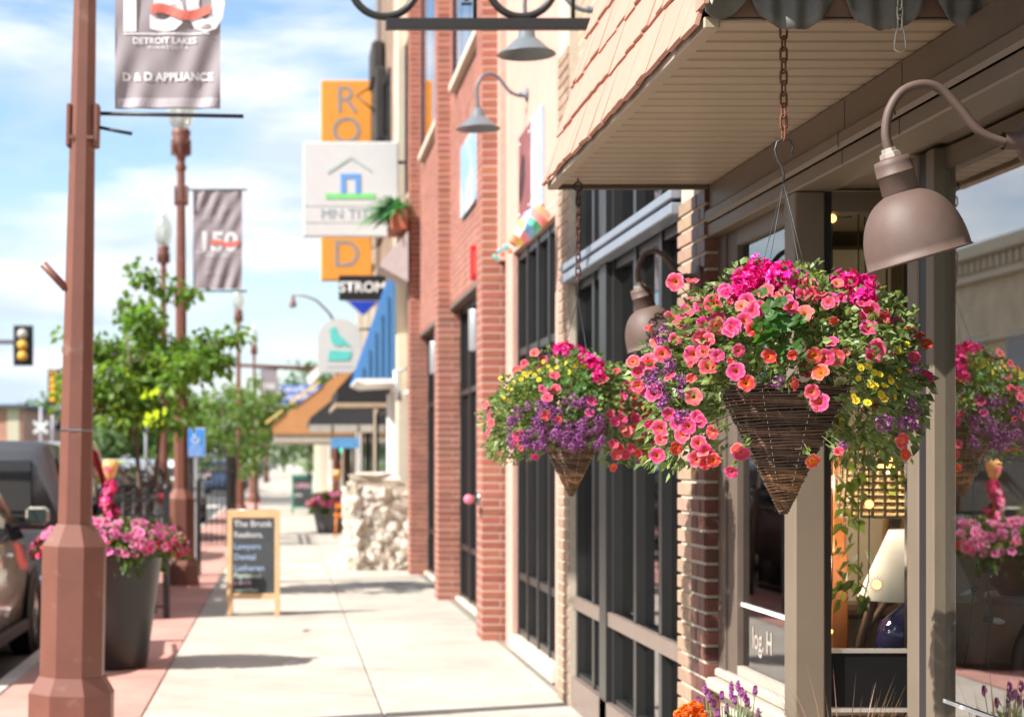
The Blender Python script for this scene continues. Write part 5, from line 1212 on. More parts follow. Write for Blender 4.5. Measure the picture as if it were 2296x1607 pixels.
aframe('pine framed chalkboard sandwich sign standing on the pavement', -.33, 18.5, .545, 1.08, PINE,
       [('The Brunk', .092, .92, CH1, 0), ('Realtors.', .085, .775, CH1, 0), ('Lawyers', .085, .62, CH2, 0), ('Dental', .085, .48, CH2, 0), ('Lutheran', .088, .335, CH2, 0), ('Payments', .075, .235, CH3, 0), ('o n - N', .06, .14, CH4, 0), ('second floor', .05, .045, CH3, 0)])
aframe('green framed chalkboard sandwich sign far down the pavement', .5, 53, .62, 1.15, mat('green_frame', (.03, .24, .15), rough=.5), [('OPEN', .2, .7, CH4, 0), ('sale', .16, .4, CH1, 0)])

# ================================================================ rough stone pillar
STN = mat('pale_fieldstone', (.50, .43, .35), rough=.85, var=.25, scale=9, bump=.7, bscale=14, rand=.22, hue=.02, dirt=((.58, .55, .5), 5, .48, .6))
sp = thing('stone_pillar', 'low rough pillar of pale fieldstones beside the far brick pier', 'stone pillar', (1.33, 25.9, 0))
MB().box(-.385, .46, -.06, 1.6, 0, 1.26).build('core', mat('stone_mortar', (.46, .39, .31), rough=.95, var=.2, scale=6, bump=.5, bscale=20), sp)
def rock(sx, sy, sz, seed):
    rnd = random.Random(seed); m = MB(); n, k = 8, 6; vs = []
    for i in range(k + 1):
        t = math.pi * i / k
        for j in range(n):
            w = 2 * math.pi * j / n; rr = 1 + rnd.uniform(-.32, .22)
            x, y, z = math.sin(t) * math.cos(w), math.sin(t) * math.sin(w), math.cos(t)
            f = lambda v: math.copysign(abs(v) ** .6, v)
            vs.append((f(x) * sx * rr, f(y) * sy * rr, f(z) * sz * rr))
    m.add(vs, [(i * n + j, (i + 1) * n + j, (i + 1) * n + (j + 1) % n, i * n + (j + 1) % n) for i in range(k) for j in range(n)], False)
    return m.mesh('stone')
rocks = [rock(.13, .09, .09, i) for i in range(4)] + [rock(.085, .09, .16, i + 9) for i in range(3)] + [rock(.16, .1, .12, i + 19) for i in range(3)] + [rock(.06, .08, .06, i + 29) for i in range(2)]
z = .07
while z < 1.22:
    x = -.30
    while x < .46:
        me = random.choice(rocks); link('stone', me, STN, sp, (x, -.03 + random.uniform(-.03, .02), z + random.uniform(-.02, .02)), (random.uniform(-.5, .5), random.uniform(-1.2, 1.2), random.uniform(-.8, .8)), random.uniform(.75, 1.2)); x += random.uniform(.11, .22)
    y = .15
    while y < 1.6:
        link('stone', random.choice(rocks), STN, sp, (-.36 + random.uniform(-.02, .03), y, z), (0, random.uniform(-.2, .2), R(90)), random.uniform(.9, 1.15)); y += random.uniform(.17, .22)
    z += .145
link('cap_stone', rock(.40, .35, .10, 77), STN, sp, (-.03, .22, 1.31)); link('cap_stone', rock(.36, .6, .09, 78), STN, sp, (-.02, 1.05, 1.30))

# ================================================================ vehicles
def wheel(o, x, y, zc, r, w, rimm, hidden=False):
    side = 1 if x > 0 else -1
    M = Matrix.Translation((x, y, zc)) @ Matrix.Rotation(R(90 * side), 4, 'Y')
    t = MB().lathe([(r * .62, -w / 2), (r * .9, -w / 2), (r, -w * .36), (r, w * .36), (r * .9, w / 2), (r * .62, w / 2), (r * .6, w * .3)], 28, M)
    wh = t.build('tyre', mat('tyre_rubber', (.02, .02, .02), rough=.8), o)
    rm = MB().lathe([(0, w * .36), (r * .14, w * .4), (r * .16, w * .3), (r * .5, w * .26), (r * .6, w * .42), (r * .63, w * .44)], 20, M)
    for k in range(5):
        a = 2 * math.pi * k / 5; rm.box(-r * .07, r * .07, r * .12, r * .56, w * .28, w * .4, M @ Matrix.Rotation(a, 4, 'Z'))
    rm.build('rim', rimm, wh)
def loft(stations):
    "stations: (y, zb, zs, zbelt, zroof, hw, hwr)"
    m = MB(); vs = []; n = 14
    for (y, zb, zs, zt, zr, hw, hr) in stations:
        half = [(hw * .80, zb), (hw * .96, zb + .04), (hw, zs), (hw * .985, zt), (hr, zr - .05), (hr * .82, zr - .008), (0.0, zr)]
        ring = [Vector((a, y, b)) for a, b in half] + [Vector((-a, y, b)) for a, b in half[::-1][1:]]
        vs += ring
    n = 13
    fs = [(i * n + k, (i + 1) * n + k, (i + 1) * n + k + 1, i * n + k + 1) for i in range(len(stations) - 1) for k in range(n - 1)]
    fs += [(i * n + n - 1, (i + 1) * n + n - 1, (i + 1) * n, i * n) for i in range(len(stations) - 1)]
    fs += [tuple(range(n)), tuple(reversed(range((len(stations) - 1) * n, len(stations) * n)))]
    m.add(vs, fs, True); return m
CGL = mat('car_glass', (.012, .014, .016), rough=.04, var=.05, spec=1.0)
CHROME = mat('chrome_trim', (.7, .7, .7), rough=.15, metal=1.0, var=.02)
TRIMB = mat('car_black_plastic', (.015, .015, .015), rough=.6)
REDL = mat('tail_lamp_red', (.45, .01, .01), rough=.15, coat=.6)
def sidewin(o, y0, y1, z0, z1, x0, x1, s):
    m = MB(); m.add([(s * x0, y0[0], z0), (s * x0, y1[0], z0), (s * x1, y1[1], z1), (s * x1, y0[1], z1), (s * (x0 - .02), y0[0], z0), (s * (x0 - .02), y1[0], z0), (s * (x1 - .02), y1[1], z1), (s * (x1 - .02), y0[1], z1)], [(0, 1, 2, 3), (7, 6, 5, 4), (0, 4, 5, 1), (3, 2, 6, 7), (0, 3, 7, 4), (1, 5, 6, 2)])
    return m.build('window', CGL, o)
def mirror(o, x, y, z, paint):
    m = MB().bbox(min(x, x + .20), max(x, x + .20), y - .02, y + .10, z, z + .155, .035).build('mirror', paint, o)
    MB().bbox(min(x, x + .20) + .022, max(x, x + .20) - .018, y - .026, y - .0205, z + .02, z + .138, .002).build('glass', mat('mirror_glass', (.1, .11, .1), rough=.03, metal=.9, var=.02), m)
    MB().box(x - .06 if x > 0 else x, x if x > 0 else x + .06, y + .02, y + .06, z + .03, z + .07).build('arm', TRIMB, m)
def suv(label, x, y, paint, L_=4.5, rot=0, z=-.13, hdet=True):
    o = thing('parked_car', label, 'car', (x, y, z), rot, 'vehicles parked along the kerb')
    S = [(.0, .45, .62, .95, 1.02, .72, .60), (.08, .30, .60, 1.02, 1.25, .86, .62), (.30, .24, .62, 1.06, 1.60, .90, .62), (.7, .22, .64, 1.05, 1.70, .92, .64), (1.6, .20, .64, 1.03, 1.74, .93, .66), (2.4, .20, .64, 1.01, 1.70, .93, .65), (2.9, .20, .64, 1.0, 1.50, .92, .66), (3.4, .22, .64, .98, 1.10, .91, .78), (3.95, .24, .62, .92, 1.02, .88, .74), (4.3, .28, .58, .82, .92, .80, .66), (4.5, .38, .55, .70, .76, .62, .5)]
    k = L_ / 4.5; S = [(a * k, *r) for a, *r in S]
    loft(S).build('body', paint, o)
    for s in (-1, 1):
        sidewin(o, (.55, .62), (1.45, 1.45), 1.08, 1.60, .925, .70, s); sidewin(o, (1.53, 1.53), (2.35, 2.25), 1.07, 1.62, .93, .70, s); sidewin(o, (2.42, 2.32), (3.15, 2.62), 1.05, 1.60, .92, .70, s)
        MB().bbox(min(s * .90, s * .945), max(s * .90, s * .945), .55, 3.6, .23, .34, .015).build('sill_trim', TRIMB, o)
        MB().tube([(s * .62, .6, 1.755), (s * .64, 1.6, 1.80), (s * .62, 2.4, 1.76)], .018, 6).build('roof_rail', CHROME, o)
        MB().bbox(min(s * .60, s * .875), max(s * .60, s * .875), -.0, .16, .86, 1.06, .03).build('tail_light', REDL, o)
        MB().bbox(min(s * .50, s * .80), max(s * .50, s * .80), 4.18, 4.36, .66, .80, .03).build('headlight', CHROME, o)
        for dy in (1.1, 2.0): MB().bbox(min(s * .925, s * .965), max(s * .925, s * .965), dy, dy + .2, .93, .965, .01).build('door_handle', CHROME, o)
        for wy in (.85, 3.62):
            M = Matrix.Translation((s * .83, wy * k, .35)) @ Matrix.Rotation(R(90 * s), 4, 'Y')
            MB().lathe([(.30, .06), (.41, .095), (.43, .11), (.41, .118), (.3, .118)], 28, M).build('wheel_arch', TRIMB, o)
            wheel(o, s * .845, wy * k, .35, .35, .23, mat('alloy_rim', (.45, .45, .46), rough=.25, metal=.9))
    mirror(o, .97, 2.85, 1.17, paint); mirror(o, -1.17, 2.85, 1.17, paint)
    m = MB(); m.add([(-.62, .02, 1.12), (.62, .02, 1.12), (.53, .24, 1.54), (-.53, .24, 1.54), (-.62, .06, 1.12), (.62, .06, 1.12), (.53, .28, 1.54), (-.53, .28, 1.54)], [(0, 1, 2, 3), (7, 6, 5, 4), (0, 4, 5, 1), (3, 2, 6, 7)]); m.build('rear_window', CGL, o)
    m = MB(); m.add([(-.72, 3.35, 1.1), (.72, 3.35, 1.1), (.56, 2.78, 1.60), (-.56, 2.78, 1.60), (-.72, 3.31, 1.08), (.72, 3.31, 1.08), (.56, 2.74, 1.58), (-.56, 2.74, 1.58)], [(0, 1, 2, 3), (7, 6, 5, 4), (0, 4, 5, 1), (3, 2, 6, 7)]); m.build('windshield', CGL, o)
    return o
TAUC = mat('taupe_car_paint', (.46, .40, .32), rough=.35, metal=.2, coat=1.0, var=.04)
suv('taupe crossover parked at the kerb at the left edge', -3.2, 12.45, TAUC)
REDC = mat('red_car_paint', (.55, .012, .014), rough=.22, coat=1.0, var=.03)
GRYC = mat('dark_grey_topper', (.055, .057, .065), rough=.35, coat=.5, var=.05)
def pickup(label, x, y):
    o = thing('parked_pickup', label, 'pickup', (x, y, -.13), 0, 'vehicles parked along the kerb')
    S = [(0, .42, .7, 1.04, 1.06, .90, .86), (.06, .40, .7, 1.06, 1.08, .95, .90), (2.0, .38, .7, 1.06, 1.08, .97, .92), (2.2, .36, .7, 1.06, 1.75, .97, .70), (2.6, .36, .7, 1.06, 1.93, .97, .80), (3.4, .36, .7, 1.06, 1.95, .97, .80), (3.9, .36, .7, 1.06, 1.84, .97, .79), (4.5, .36, .7, 1.08, 1.2, .96, .84), (5.2, .38, .7, 1.02, 1.12, .94, .8), (5.5, .45, .65, .85, .95, .86, .7)]
    loft(S).build('body', REDC, o)
    T = [(-.03, 1.07, 1.1, 1.12, 1.80, .93, .72), (.05, 1.065, 1.1, 1.14, 1.92, .96, .76), (2.15, 1.065, 1.1, 1.14, 1.93, .96, .76)]
    loft(T).build('topper', GRYC, o)
    MB().bbox(-.62, .62, -.055, -.035, 1.22, 1.72, .01).build('rear_window', CGL, o)
    MB().bbox(-.79, .79, -.035, .05, .58, 1.05, .02).build('tailgate', GRYC, o)
    MB().box(-.16, .16, -.045, -.0355, .62, .78).build('number_plate', WHITE, o)
    MB().bbox(-.86, .86, -.16, -.02, .42, .60, .04).build('bumper', CHROME, o)
    MB().bbox(-.2, .2, -.07, -.035, 1.80, 1.85, .008).build('brake_light', REDL, o)
    MB().bbox(-.72, .72, -.045, -.01, 1.165, 1.19, .006).build('handle_bar', TRIMB, o)
    for s in (-1, 1):
        MB().bbox(min(s * .80, s * .965), max(s * .80, s * .965), -.02, .1, .68, 1.03, .02).build('tail_light', REDL, o)
        sidewin(o, (2.42, 2.5), (3.2, 3.2), 1.12, 1.82, .965, .76, s); sidewin(o, (3.3, 3.3), (4.0, 3.6), 1.12, 1.78, .975, .80, s); sidewin(o, (.3, .35), (1.9, 1.85), 1.26, 1.76, .96, .83, s)
        MB().tube([(s * .70, 2.7, 1.93), (s * .79, 3.5, 1.92), (s * .81, 3.95, 1.84), (s * .92, 4.5, 1.2), (s * .95, 4.9, 1.1)], .055, 8).build('roof_pillar', REDC, o)
        for wy in (1.1, 4.6):
            M = Matrix.Translation((s * .88, wy, .38)) @ Matrix.Rotation(R(90 * s), 4, 'Y')
            MB().lathe([(.34, .06), (.45, .09), (.47, .1), (.45, .108), (.34, .108)], 28, M).build('wheel_arch', TRIMB, o)
            wheel(o, s * .88, wy, .38, .38, .25, MATS['alloy_rim'])
    mirror(o, 1.0, 4.0, 1.12, TRIMB); mirror(o, -1.2, 4.0, 1.12, TRIMB)
    m = MB(); m.add([(-.76, 4.46, 1.22), (.76, 4.46, 1.22), (.60, 3.98, 1.74), (-.60, 3.98, 1.74), (-.76, 4.42, 1.2), (.76, 4.42, 1.2), (.6, 3.94, 1.72), (-.6, 3.94, 1.72)], [(0, 1, 2, 3), (7, 6, 5, 4), (0, 4, 5, 1), (3, 2, 6, 7)]); m.build('windshield', CGL, o)
    return o
pickup('red pickup with dark grey bed topper parked beyond the taupe car', -3.1, 17.5)
suv('black car parked beyond the red pickup', -3.2, 27.5, mat('black_car_paint', (.012, .012, .013), rough=.2, coat=1))
suv('silver car parked farther up the kerb', -3.2, 34.5, mat('silver_car_paint', (.42, .43, .44), rough=.25, metal=.7, coat=1))
suv('white car parked near the crossing', -3.1, 44, mat('white_car_paint', (.7, .7, .7), rough=.3, coat=1))
suv('dark blue car parked beyond the crossing', -3.1, 88, mat('blue_car_paint', (.03, .06, .14), rough=.25, coat=1))
suv('pale grey car parked far beyond the crossing', -3.1, 97, MATS['silver_car_paint'])

# ================================================================ trees
BARK = mat('tree_bark', (.14, .105, .08), rough=.9, var=.3, scale=20, bump=.6, bscale=40)
def tree(name, label, x, y, h, crown_r, crown_z0, n_leaf, leaf, lm, seed, stems=2, group=None, trunk_r=.05, clumps=None, squash=1.0, zc=None):
    random.seed(seed); o = thing(name, label, 'tree', (x, y, 0), 0, group)
    tr = MB(); tips = []
    for s in range(stems):
        a = 6.28 * s / stems + 1.0; lean = .14 * crown_r if stems > 1 else .03
        top = Vector((math.cos(a) * lean * 3, math.sin(a) * lean * 2, h * .8))
        path = [Vector((math.cos(a) * .04, math.sin(a) * .04, 0)), Vector((math.cos(a) * lean, math.sin(a) * lean, h * .3)), Vector((math.cos(a) * lean * 2, math.sin(a) * lean, h * .55)), top]
        tr.tube(path, [trunk_r, trunk_r * .75, trunk_r * .5, trunk_r * .15], 8)
        for k in range(9):
            t = random.uniform(.35, .95); i = min(2, int(t * 3)); p = path[i].lerp(path[i + 1], t * 3 - i); w = random.uniform(0, 6.28); ln = crown_r * random.uniform(.5, .95)
            e = p + Vector((math.cos(w) * ln, math.sin(w) * ln * .8, ln * random.uniform(.2, .7)))
            tr.tube([p, p.lerp(e, .5) + Vector((0, 0, .05 * ln)), e], [trunk_r * .35, trunk_r * .22, trunk_r * .07], 5, False); tips += [e, p.lerp(e, .6)]
    tr.build('trunk', BARK, o)
    fl = MB(); zc = zc or (h + crown_z0) / 2; hz = (h - crown_z0) / 2
    cl = clumps or int(crown_r * 26)
    cs = []
    while len(cs) < cl:
        p = Vector((random.uniform(-1, 1), random.uniform(-1, 1), random.uniform(-1, 1)))
        if .25 < p.length < 1: cs.append(Vector((p.x * crown_r, p.y * crown_r * squash, zc + p.z * hz)))
    cs += [t for t in tips if t.z > crown_z0]
    pos = []; dirs = []
    for i in range(n_leaf):
        c = random.choice(cs); s = crown_r * random.uniform(.10, .27); v = Vector((random.gauss(0, 1), random.gauss(0, 1), random.gauss(0, .75)))
        p = c + v.normalized() * s * random.random() ** .5; pos.append(p); dirs.append(v.normalized() + Vector((0, 0, -.5)))
    leafs(fl, pos, dirs, leaf, .15, .8)
    cr = fl.build('crown', lm, o); stuff(cr); return o
TL = leafmat('street_tree_leaf', (.14, .24, .04), island=.5, hue=.02, trans=.5); TL2 = leafmat('light_tree_leaf', (.13, .22, .045), island=.4, hue=.02, trans=.4); TL3 = leafmat('far_tree_leaf', (.085, .15, .045), island=.4, hue=.02)
tree('street_tree', 'small twin stemmed maple by the second lamp post with a sign behind its leaves', -1.64, 21.2, 3.85, .98, 1.95, 5000, .09, TL, 58, 2, None, .045, clumps=40)
tree('street_tree', 'light green street tree behind the blue parking sign', -1.15, 38, 3.5, .9, 1.3, 1700, .09, TL2, 52, 2, None, .04, clumps=20)
tree('street_tree', 'slender pale street tree beside the twin lamp posts', -.95, 56, 4.6, 1.0, 1.2, 2200, .12, TL2, 53, 1, None, .05, clumps=20)
tree('street_tree', 'leafy street tree across the crossing on the left', -5.0, 84, 5.4, 1.9, 1.2, 2600, .2, TL2, 54, 1, None, .1, clumps=30)
for i, (x, y, h, r, lab) in enumerate([(-18.5, 150, 7.5, 4.5, 'round far tree beside the low brick building'), (-15.2, 165, 6.5, 4.0, 'far tree left of the nearest lamp post'), (-12, 140, 6, 3.6, 'far tree behind the nearest lamp post'), (-9.5, 120, 6, 3.5, 'far tree low behind the red pickup'), (-6.5, 150, 7, 4, 'far tree behind the street tree trunk'), (-2.6, 190, 8.5, 5, 'far tree in the gap above the blue parking sign'), (2.2, 170, 11, 4.6, 'far tree above the furniture sign'), (4.8, 150, 10.5, 3.5, 'far tree behind the orange canopy'), (-.2, 240, 8, 5.5, 'farthest tree at the end of the street')]):
    tree('far_tree', lab, x, y, h, r, .8, 2200, .42, TL3, 60 + i, 1, 'far trees along the skyline', .18, clumps=46)

# ================================================================ iron fences
def fence(label, a, b, h=1.25, n=16, ornate=False):
    a = Vector((a[0], a[1], 0)); b = Vector((b[0], b[1], 0)); d = b - a; L_ = d.length; ang = math.atan2(d.y, d.x)
    o = thing('iron_fence', label, 'fence', a, ang, 'black iron fences round the tree beds')
    for x in (0, L_): MB().bbox(x - .032, x + .032, -.032, .032, 0, h + .06, .006).lathe([(0, h + .11), (.03, h + .09), (.035, h + .06)], 10, Matrix.Translation((x, 0, 0))).build('post', BLACK, o)
    for z in (.12, h - .22, h - .05): MB().box(.03, L_ - .03, -.012, .012, z - .012, z + .012).build('rail', BLACK, o)
    pm_ = MB().tube([(0, 0, .05), (0, 0, h)], .0105, 6).lathe([(.0, h + .06), (.02, h + .015), (.009, h)], 6).mesh('picket')
    cnt = max(2, int(L_ / .095))
    for i in range(1, cnt): link('picket', pm_, BLACK, o, (L_ * i / cnt, 0, 0))
    rg = MB().ring((0, 0, h - .135), .055, .006, (1, 0, 0), (0, 0, 1), 16, 5).mesh('ring')
    for i in range(cnt): link('ring', rg, BLACK, o, (L_ * (i + .5) / cnt, 0, 0))
    return o
fence('black iron fence end standing right behind the tall charcoal planter', (-1.20, 18.0), (-1.86, 18.0))
fence('black iron fence running along the kerb beside the red pickup', (-1.88, 18.1), (-1.88, 24.6))
fence('black iron fence crossing the red paving right of the second lamp post', (-1.07, 33.0), (-1.86, 33.0), 1.6)
fence('black iron fence along the pavement side beyond the blue parking sign', (-1.07, 33.1), (-1.07, 37.5), 1.6)
fence('black iron fence along the kerb far behind the blue parking sign', (-1.88, 33.1), (-1.88, 37.5), 1.6)
fence('black iron fence across the red paving behind the small tree', (-1.20, 24.7), (-1.86, 24.7))

# ================================================================ street signs and signals
ps_ = thing('parking_sign', 'small blue accessible parking sign on a steel pole', 'sign', (-1.385, 27.5, 0))
MB().bbox(-.152, .152, -.012, -.006, 1.64, 2.09, .002).build('border', WHITE, ps_)
MB().box(-.14, .14, -.016, -.0125, 1.652, 2.078).build('plate', mat('parking_blue', (.05, .26, .68), rough=.4), ps_)
ac = MB().ring((.0, -.018, 1.905), .05, .009, (1, 0, 0), (0, 0, 1), 18, 5, R(150), R(400)).sphere((-.02, -.018, 2.035), .02, 8, 6, (1, .3, 1)).tube([(-.02, -.018, 2.01), (-.012, -.018, 1.93), (.04, -.018, 1.925), (.065, -.018, 1.87)], .009, 6)
ac.build('symbol', WHITE, ps_)
for zz, tx in ((1.80, 'PARKING'), (1.745, 'VEHICLE ID'), (1.69, 'REQUIRED')): link('lettering', text_mesh(tx, .042), WHITE, ps_, (0, -.018, zz))
MB().bbox(-.025, .025, -.005, .015, 0, 2.05, .003).build('pole', mat('galvanised_pole', (.42, .44, .46), rough=.45, metal=.4), ps_)
FLU = mat('fluorescent_yellow_green', (.72, .95, .02), rough=.5, var=.03, emit=(.6, .9, .0), estr=.0)
cs_ = thing('crossing_sign', 'fluorescent yellow green crossing sign seen through the tree leaves', 'sign', (-2.58, 33.0, 0))
MB().prism([(0, -.52), (.52, 0), (0, .52), (-.52, 0)], (0, -.03, 3.12), (1, 0, 0), (0, 0, 1), (0, 1, 0), .008).build('diamond', FLU, cs_)
MB().box(-.36, .38, -.03, -.022, 2.22, 2.56).build('arrow_plate', FLU, cs_)
MB().prism([(-.12, -.1), (-.02, .1), (.05, .08), (.12, -.12), (.05, -.12), (0, -.02), (-.06, -.12)], (0, -.04, 3.08), (1, 0, 0), (0, 0, 1), (0, 1, 0), .006).sphere((.02, -.036, 3.27), .05, 8, 5, (1, .1, 1)).build('walker_symbol', BLACK, cs_)
MB().tube([(0, 0, -.1), (0, 0, 3.5)], .03, 8).build('pole', MATS['galvanised_pole'], cs_)
YELH = mat('signal_yellow', (.72, .40, .05), rough=.4)
def signal(o, x, y, z, back=True, lens=None, s=1.0, rear=False):
    hd = MB().bbox(x - .17 * s, x + .17 * s, y, y + .18, z, z + 1.06 * s, .03).build('housing', BLACK, o)
    if back: MB().box(x - .32 * s, x + .32 * s, y + .182, y + .19, z - .12 * s, z + 1.18 * s).build('backplate', BLACK, hd)
    for k in range(3):
        zc = z + (.18 + .35 * k) * s
        if rear:
            MB().lathe([(.15 * s, 0), (.165 * s, .04), (.12 * s, .09), (0, .10)], 14, Matrix.Translation((x, y, zc)) @ Matrix.Rotation(R(90), 4, 'X')).build('rear_dome', YELH if k < 2 else mat('signal_pale', (.5, .46, .4), rough=.4), hd)
        else:
            MB().lathe([(0, .0), (.14 * s, .005), (.15 * s, .0)], 14, Matrix.Translation((x, y - .004, zc)) @ Matrix.Rotation(R(90), 4, 'X')).build('lens', lens if (lens and k == 0) else mat('dark_lens', (.04, .02, .02), rough=.2), hd)
            MB().ring((x, y - .09, zc), .15 * s, .012, (1, 0, 0), (0, 0, 1), 14, 5, 0, math.pi).build('visor', BLACK, hd)
ts = thing('traffic_signal', 'traffic signal with black backplate on a grey arm at the left edge', 'traffic light', (-8.4, 57, 0))
signal(ts, 0, 0, 4.72, True, None, 1.0, True)
MB().tube([(-6, .1, 5.38), (-.2, .1, 5.36)], .07, 8).tube([(-6, .1, 0), (-6, .1, 6)], .14, 10).build('mast', mat('mast_grey', (.32, .33, .36), rough=.5, metal=.3), ts)
ts2 = thing('traffic_signal', 'narrow yellow traffic signal seen side on near the lamp post', 'traffic light', (-7.43, 57.2, 0))
for k in range(5): MB().bbox(-.13, .13, -.1, .1, 3.42 + k * .205, 3.42 + k * .205 + .2, .05).build('housing', YELH, ts2)
MB().box(-.2, .22, .1, .115, 3.36, 4.5).build('backplate', BLACK, ts2)
MB().tube([(-.05, .2, 0), (-.05, .2, 4.4)], .06, 8).build('pole', MATS['mast_grey'], ts2)
mp_ = thing('signal_mast', 'brown mast with curved street light and signal arm by the canopy building', 'mast', (1.70, 60.0, 0))
MB().tube([(0, 0, 0), (0, 0, 3), (0, 0, 6.2)], [.14, .12, .08], 12).build('pole', BROWN, mp_)
MB().tube([(0, 0, 6.15), (-.25, 0, 6.55), (-.65, 0, 6.95), (-1.05, 0, 7.1), (-1.38, 0, 7.12)], [.05, .045, .04, .035, .03], 8).build('lamp_arm', BROWN, mp_)
MB().lathe([(0, 0), (.05, -.02), (.07, -.16), (.13, -.34), (.15, -.40), (.0, -.42)], 12, Matrix.Translation((-1.45, 0, 7.16))).build('lamp_head', BROWN, mp_)
MB().sphere((-1.45, 0, 6.73), .11, 10, 6, (1, 1, .5)).build('lens', MATS['lamp_inner'], mp_)
MB().tube([(0, 0, 4.62), (-3.4, 0, 4.78), (-5.8, 0, 4.85)], [.08, .06, .04], 8).build('signal_arm', BROWN, mp_)
gsn = MB().bbox(-4.5, -3.35, -.06, -.04, 4.82, 5.06, .01).build('street_name_sign', mat('street_sign_green', (.01, .30, .17), rough=.4), mp_)
fsg = thing('far_signal', 'small pole signal with a lit green lens beyond the grey planter', 'traffic light', (1.75, 62.5, 0))
MB().tube([(0, 0, 0), (0, 0, 2.6)], .05, 8).build('pole', BLACK, fsg)
hd = MB().bbox(-.17, .17, -.2, -.05, 1.60, 2.25, .02).build('housing', BLACK, fsg)
MB().lathe([(0, .012), (.11, .008), (.115, .0)], 16, Matrix.Translation((0, -.201, 1.93)) @ Matrix.Rotation(R(90), 4, 'X')).build('lens', mat('green_lens', (.0, .35, .22), rough=.3, emit=(.0, .8, .5), estr=1.2), hd)
MB().bbox(-.13, .13, -.2, -.19, 1.38, 1.5, .01).build('red_plate', mat('red_plate', (.6, .08, .03), rough=.5), fsg)
rx_ = thing('rail_signal', 'railway crossing signal with pale crossed boards far left', 'rail signal', (-13.7, 100, 0))
MB().tube([(0, 0, -.1), (0, 0, 4.6)], .09, 8).build('pole', MATS['mast_grey'], rx_)
for s in (-1, 1):
    MB().bbox(-.5, .5, -.03, 0, -.09, .09, .01, Matrix.Translation((0, -.1 - .04 * s, 3.4)) @ Matrix.Rotation(R(38 * s), 4, 'Y')).build('crossbuck_board', WHITE, rx_)
    MB().lathe([(0, 0), (.3, .0), (.3, .05), (.12, .1)], 14, Matrix.Translation((s * .55 + 1.5, -.1, 3.5)) @ Matrix.Rotation(R(90), 4, 'X')).build('flasher', BLACK, rx_)
MB().box(0, 2.2, -.06, .0, 3.46, 3.54).build('flasher_arm', MATS['mast_grey'], rx_)

# ================================================================ far left and opposite side buildings
lb = thing('low_brick_building', 'low red brick building with dark flat roof at the far left', 'building', (-30, 118, 0))
MB().box(0, 12.6, 0, 20, -.1, 5.0).build('wall', brickmat('far_red_brick', (.50, .19, .13), (.55, .23, .17), (.5, .33, .27), 'XZ'), lb)
MB().box(-.3, 12.9, -.4, 20, 5.0, 5.25).build('roof', mat('dark_roof', (.08, .085, .1), rough=.7), lb)
MB().box(11.6, 12.4, -.05, -.01, .0, 5).build('corner_trim', CRT, lb)
for i in range(3): MB().box(1.5 + i * 3.4, 3.6 + i * 3.4, -.06, -.01, 1.2, 3.4).build('window', PANE, lb)
OPB = brickmat('opposite_tan_brick', (.60, .48, .31), (.66, .53, .35), (.62, .55, .44))
def opposite(label, y0, y1, h, m, cor):
    b = thing('opposite_building', label, 'building', (-18, 0, 0))
    MB().box(-10, 0, y0, y1, -.1, h).build('wall', m, b)
    MB().bbox(0, .45, y0 + .02, y1 - .02, h - .25, h + .2, .05).bbox(0, .22, y0 + .02, y1 - .02, h - .95, h - .7, .03).bbox(0, .15, y0 + .02, y1 - .02, h - 2.9, h - 2.75, .02).build('cornice', cor, b)
    n = int((y1 - y0) / .5)
    dm = MB().bbox(0, .3, -.1, .1, h - .68, h - .27, .03).mesh('dentil')
    for i in range(min(n, 60)): link('dentil', dm, cor, b, (0, y0 + .25 + i * .5, 0))
    for i in range(int((y1 - y0) / 3.2)):
        a = y0 + .9 + i * 3.2
        w = MB().box(0, .06, a - .1, a + 1.5, 3.8, 5.6).build('window', cor, b); MB().box(.061, .075, a, a + 1.4, 3.9, 5.5).build('pane', PANE, w)
        w = MB().box(0, .06, a - .5, a + 2.0, .5, 2.6).build('window', DKFRAME, b); MB().box(.061, .075, a - .4, a + 1.9, .6, 2.5).build('pane', PANE, w)
    MB().prism([(0, 3.2), (1.5, 2.5), (1.5, 2.35), (0, 2.9)], (.08, y0 + 1, 0), (1, 0, 0), (0, 0, 1), (0, 1, 0), y1 - y0 - 2).build('awning', mat('brown_canvas', (.12, .07, .05), rough=.8), b)
opposite('tan brick building with dentil cornice across the street', 33, 64, 8.2, OPB, CRT)
opposite('brown brick building across the street', 12, 32.9, 7.2, BRB, CRT)
opposite('cream brick building across the street nearest the camera', -12, 11.9, 8.0, CRB, CRT)

# ================================================================ things in the shop windows
RAT = mat('rattan_cane', (.30, .17, .07), rough=.4, var=.2, scale=12); RATD = mat('dark_rattan', (.09, .05, .03), rough=.4, var=.2, scale=12)
def onto(x, y, Y): return at(x, y, Y)
rc = thing('rattan_chair', 'bent rattan chair behind the far display window', 'chair', (2.02, 7.38, .66))
arc = [onto(a, b, 7.38) for a, b in ((1768, 1205), (1735, 1230), (1712, 1280), (1702, 1340), (1704, 1420), (1706, 1490))]
o0 = Vector(rc.location)
MB().tube([p - o0 for p in arc], .017, 8).build('arm', RAT, rc)
MB().tube([p - o0 + Vector((0, .2, 0)) for p in arc], .017, 8).build('arm', RAT, rc)
MB().bbox(.1, .55, -.02, .24, .28, .34, .02).build('seat', RATD, rc)
MB().tube([(.5, 0, 0), (.55, .0, .8), (.55, .22, .8), (.5, .22, 0)], .017, 8).build('back', RAT, rc)
MB().tube([(.13, 0, .32), (.13, 0, 0)], .015, 6).build('leg', RAT, rc); MB().tube([(.13, .2, .32), (.13, .2, 0)], .015, 6).build('leg', RAT, rc)
tl = thing('table_lamp', 'table lamp with white cone shade and blue base in the glass bay', 'lamp', (2.47, 6.98, .66))
